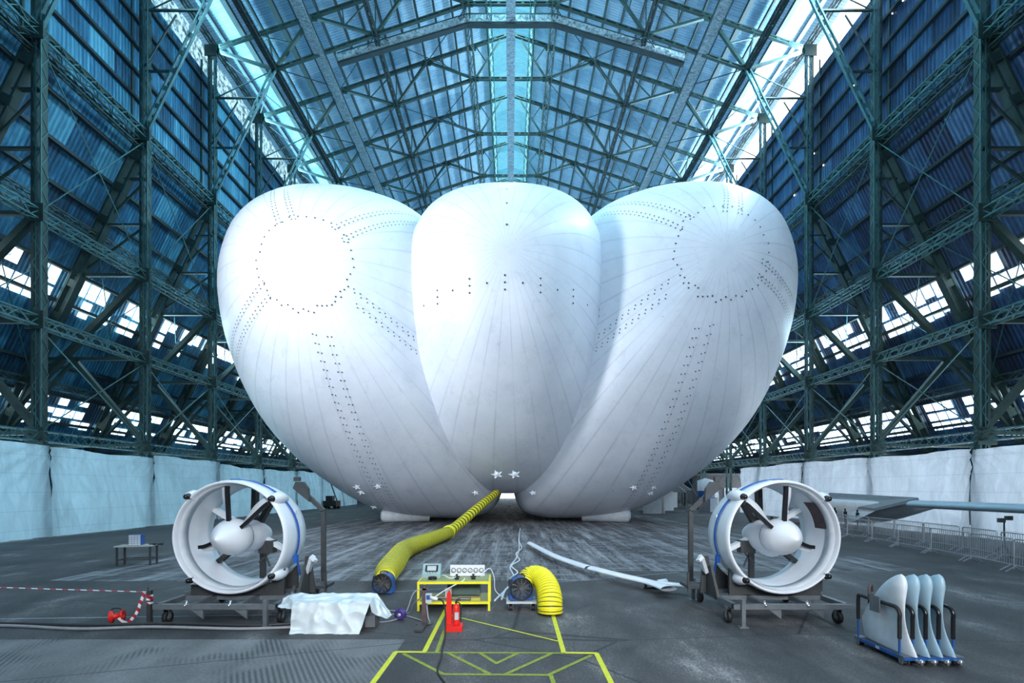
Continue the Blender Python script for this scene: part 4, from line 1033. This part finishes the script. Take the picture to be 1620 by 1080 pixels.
# ================================================================ crowd barriers
def barrier():
    r = empty('crowd_barrier', (0,0,0), '', 'barrier', ''); Lb = 2.08; H0, H1 = .12, .98
    m = MB(); pts = [(.0,0,.08), (0,0,.90), (.03,0,.96), (.10,0,.98), (Lb-.10,0,.98), (Lb-.03,0,.96), (Lb,0,.90), (Lb,0,.08)]
    m.tube(pts, .02, 8); m.tube([(0,0,.2), (Lb,0,.2)], .014, 8); m.build('frame', M['galv'], r)
    m = MB()
    for i in range(1, 19): x = Lb*i/19; m.bar((x,0,.2), (x,0,.97), .012)
    m.build('bars', M['galv'], r)
    for x in (.12, Lb-.12):
        m = MB(); m.bar((x, 0, .2), (x, -.28, .01), .025); m.bar((x, 0, .2), (x, .28, .01), .025); m.build('foot', M['galv'], r)
    return r
proto = None
rows = (([(13.95,10.55), (14.55,12.5), (15.1,14.5), (15.7,16.5), (16.05,18.45), (16.35,20.4), (16.75,22.4), (17.0,24.4), (17.3,26.5)], 'front row'),
        ([(15.9,12.9), (16.6,14.9), (17.2,17.1), (17.9,19.3), (18.2,21.3), (18.5,23.3), (18.8,25.4), (19.1,27.5), (19.3,29.5)], 'back row'))
for pts, rn_ in rows:
    for i in range(len(pts)-1):
        a = Vector(pts[i]); b = Vector(pts[i+1]); lab = 'grey steel crowd barrier in the %s at right, %s to the camera' % (rn_, ORD[i])
        if proto is None: proto = barrier(); o = proto
        else: o = copy_tree(proto)
        o['label'] = lab; o['group'] = 'crowd barriers in the %s' % rn_
        o.location = (a.x, a.y, 0); o.rotation_euler = (0, 0, math.atan2(b.y-a.y, b.x-a.x))
st = empty('lamp_stand', (17.55, 17.2, 0), 'small work lamp on a thin stand among the barriers', 'lamp')
m = MB(); m.bar((0,0,.4), (0,0,1.35), .035)
m.build('pole', M['dgrey'], st)
for i in range(3):
    m = MB(); a = i*2.1+.4; m.bar((0,0,.5), (.42*math.cos(a), .42*math.sin(a), .01), .03); m.build('leg', M['dgrey'], st)
for dx in (-.13, .13):
    m = MB(); m.box((dx, -.03, 1.4+dx*.3), (.2, .12, .15)); m.build('lamp_head', M['dgrey'], st)
# ================================================================ stored aircraft parts behind the barriers
ac = empty('stored_aircraft', (19, 24, 0), 'white stored aircraft body with swept wing behind the barriers', 'aircraft')
def rel(v): return Vector(v)-Vector((19, 24, 0))
m = MB()
def fus(u, v):
    y = 23.4+12.5*v; c = 1-max(0, (.5-v)/.5)**2; wd = .12+1.15*c; x0_ = 20.7+.9*v
    a = 2*PI*u; bot = 1.62-(.12+1.15*c**1.3)
    sx = math.cos(a); sz = math.sin(a)
    return rel((x0_+wd*sx, y, 1.66+(.34 if sz > 0 else 1)*sz*(1.62-bot if sz < 0 else .4)))
m.grid(fus, 28, 24, wrap=True); m.build('fuselage', M['white2'], ac)
m = MB(); a1 = Q(1312, 782, 34); a2 = Q(1454, 791.5, 23.5); a3 = Q(1384, 808, 25.5); a4 = Q(1306, 800, 33)
m.add([rel(p) for p in (a1, a2, a3, a4)]+[rel(p)+Vector((.05, .1, .14)) for p in (a1, a2, a3, a4)], [(0,1,2,3), (7,6,5,4), (0,4,5,1), (1,5,6,2), (2,6,7,3), (3,7,4,0)]); m.build('wing_panel', M['grey'], ac)
m = MB(); b1_ = Q(1384, 808, 25.45); b2_ = Q(1306, 800, 32.9); b3_ = Q(1306, 828, 32.9); b4_ = Q(1352, 824, 26.5)
m.add([rel(p) for p in (b1_, b2_, b3_, b4_)]+[rel(p)+Vector((.12, .1, 0)) for p in (b1_, b2_, b3_, b4_)], [(0,1,2,3), (7,6,5,4), (0,4,5,1), (1,5,6,2), (2,6,7,3), (3,7,4,0)]); sp = m.build('side_panel', M['panelgrey'], ac)
for px in (1318, 1334, 1353):
    m = MB(); p = rel(Q(px, 801+(px-1306)*.1, 30-(px-1306)*.06)); m.bar(p+Vector((-.03,-.2,0)), p+Vector((0,-.2,-1.0)), .06, .06); m.box(p+Vector((-.03,-.22,-.3)), (.16, .08, .25)); m.build('hinge', M['black'], sp)
m = MB(); p = Q(1450, 797, 23.5); q = Q(1655, 806, 16.2)
def wing(u, v):
    c = p.lerp(q, v); a = 2*PI*u; return rel(c)+Vector((.55*math.cos(a), .05*math.cos(a), (.19-.02*v)*math.sin(a)))
m.grid(wing, 24, 20, wrap=True); m.build('wing_spar', M['bluegrey'], ac)
for y, x in ((27.5, 18.0), (33, 17.8)):
    m = MB(); m.box(rel((x, y, .3)), (.12, .12, .6)); m.box(rel((x, y, .03)), (.5, .5, .06)); m.build('trestle', M['dgrey'], ac)
# ================================================================ small table with crate at left
t_ = empty('side_table', (-12.2, 15.8, 0), 'small pale topped table standing alone at left', 'table', rz=.25)
m = MB(); m.box((0, 0, .63), (1.05, .6, .035)); m.build('tabletop', M['wood'], t_)
for x in (-.46, .46):
    for y in (-.24, .24):
        m = MB(); m.box((x, y, .31), (.05, .05, .61)); m.build('leg', M['dgrey'], t_)
m = MB()
for y in (-.24, .24): m.box((0, y, .2), (.92, .03, .03))
for x in (-.46, .46): m.box((x, 0, .2), (.03, .48, .03))
m.build('stretcher', M['dgrey'], t_)
b_ = empty('drawer_cabinet', (-12.22, 15.8, .648), 'small blue and white parts cabinet standing on the lone table', 'cabinet', rz=.25)
m = MB(); m.box((0, 0, .17), (.34, .26, .34)); m.build('body', M['blue'], b_)
m = MB()
for i in range(4):
    for j in range(5): m.box((-.125+.083*i, -.135, .035+.067*j), (.072, .02, .056))
m.build('drawer_fronts', M['white2'], b_)
m = MB()
for i in range(6): m.box((.2+.07*i-.02, .04*(i % 2), .025), (.06, .05, .03+.01*(i % 3)))
for v in range(len(m.v)): m.v[v] = (m.v[v][0]-11.98, m.v[v][1]+15.84, m.v[v][2]+.642)
tag(m.build('small_tools', M['black']), 'few small dark tools lying on the right of the lone table', 'tools', kind='stuff')
# ================================================================ barrier tape at left
p_ = empty('tape_post', (-6.72, 9.0, 0), 'short dark post wound with red and white tape beside the left trolley', 'post')
m = MB(); m.box((0, 0, .3), (.07, .07, .6)); m.bar((-.03, 0, .6), (-.03, 0, .66), .012); m.build('post_body', M['dgrey'], p_)
m = MB()
for z in (.5, .44, .37): m.box((0, 0, z), (.078, .078, .04))
m.build('tape_winding', M['stripe'], p_)
m = MB(); tp_ = [Vector((-15.5, 9.2, .72)), Vector((-10.5, 9.1, .655)), Vector((-8.5, 9.05, .61)), Vector((-6.77, 9.0, .57))]
pp = bez(tp_, 10)
for a, b in zip(pp[:-1], pp[1:]): m.bar(a, b, .006, .05) 
tag(m.build('barrier_tape', M['stripe']), 'red and white barrier tape stretched across the left floor', 'tape')
m = MB(); pp = bez([(-6.78,8.95,.56), (-6.83,8.93,.4), (-6.9,8.92,.2), (-7.03,8.92,.05), (-7.15,8.92,.03), (-7.28,8.95,.14)], 8)
for a, b in zip(pp[:-1], pp[1:]): m.bar(a, b, .05, .02)
tag(m.build('barrier_tape', M['stripe']), 'loose end of red and white tape hanging from the dark post', 'tape')
rr_ = empty('tape_reel', (-7.28, 8.95, 0), 'bright red reel of barrier tape on the floor at left', 'reel')
m = MB(); m.lathe([(.02, -.09), (.12, -.10), (.12, -.08), (.05, -.06), (.05, .06), (.1, .08), (.1, .1), (.02, .09)], (0, 0, .14), (1, .35, .15), 20, closed=True); m.build('drum', M['red'], rr_)
m = MB(); m.tube(bez([(-.1,0,.02), (-.13,0,.2), (-.08,0,.27), (.05,0,.27), (.1,0,.2)], 6), .01, 8); m.build('handle', M['black'], rr_)
# ================================================================ things in the far corners
def tent(x, y, wd, dp, h, label):
    r = empty('gable_tent', (x, y, 0), label, 'tent', 'white tents at far right')
    m = MB(); m.prism([(-wd/2, h*.62), (0, h), (wd/2, h*.62), (wd/2, h*.62+.05), (0, h+.06), (-wd/2, h*.62+.05)], 0, dp, 'xz'); m.build('roof', M['tent'], r)
    m = MB(); m.box((-wd/2, dp/2, h*.31), (.05, dp, h*.62)); m.box((0, dp, h*.31), (wd, .05, h*.62)); m.build('side_wall', M['tent'], r)
    for xx in (-wd/2, wd/2):
        m = MB(); m.bar((xx, 0, 0), (xx, 0, h*.62), .09); m.build('pole', M['grey'], r)
tent(16.5, 50, 3.4, 4, 3.3, 'nearer white gable tent standing at far right under the hull edge')
tent(19.9, 58, 3.6, 5, 3.6, 'farther white gable tent with a blue grey roof at far right')
m = MB(); m.box((13.9, 47.5, .85), (1.8, .1, 1.7)); m.box((15.1, 48.6, .85), (.1, 2.2, 1.7)); tag(m.build('white_screen', M['white2']), 'low white screen standing left of the tents', 'screen')
g = empty('storage_container', (20.6, 50.5, 0), 'small grey and white storage cabinet right of the tents', 'cabinet')
m = MB(); m.box((0, 0, .75), (1.5, 1.2, 1.5)); m.build('body', M['grey'], g); m = MB(); m.box((.35, -.62, .75), (.75, .04, 1.4)); m.build('door', M['white2'], g)
g = empty('tank', (22.95, 57, 0), 'blue and white round tank behind the tents', 'tank')
m = MB(); m.lathe([(.01, 0), (.9, 0), (.9, 2.2)], n=24); m.build('lower_shell', M['blue'], g); m = MB(); m.lathe([(.9, 2.2), (.9, 3.4), (.01, 3.7)], n=24); m.build('upper_shell', M['white2'], g)
g = empty('site_office', (29.6, 64, 0), 'long low brick building with white doors at far right', 'building')
m = MB(); m.box((0, 0, 2.1), (9.4, 4.6, 4.2)); m.build('wall', M['brick'], g); m = MB(); m.box((0, 0, 4.28), (9.6, 4.9, .18)); m.build('roof', M['grey'], g)
for x in (-3.9, -1.6, 1.4):
    m = MB(); m.box((x, -2.35, 1.3), (1.6, .1, 2.5)); dd = m.build('door', M['white2'], g); m = MB(); m.box((x-.1, -2.42, 1.5), (.7, .05, 1.2)); m.build('pane', M['purple'], dd)
g = empty('tug_machine', (-22.2, 60, 0), 'small dark machine with a raised arm beside the far left sheeting', 'machine')
m = MB(); m.box((0, 0, .6), (1.6, 1.6, .7)); m.box((-.2, 0, 1.2), (.8, .9, .7)); m.build('body', M['black'], g)
for x in (-.6, .6):
    for y in (-.6, .6):
        m = MB(); m.lathe([(.05, -.12), (.35, -.14), (.35, .14), (.05, .12)], (x, y, .35), (1,0,0), 16, closed=True); m.build('wheel', M['black'], g)
m = MB(); m.bar((.8, 0, .5), (-.3, 0, 3.6), .12); m.build('arm', M['dgrey'], g)
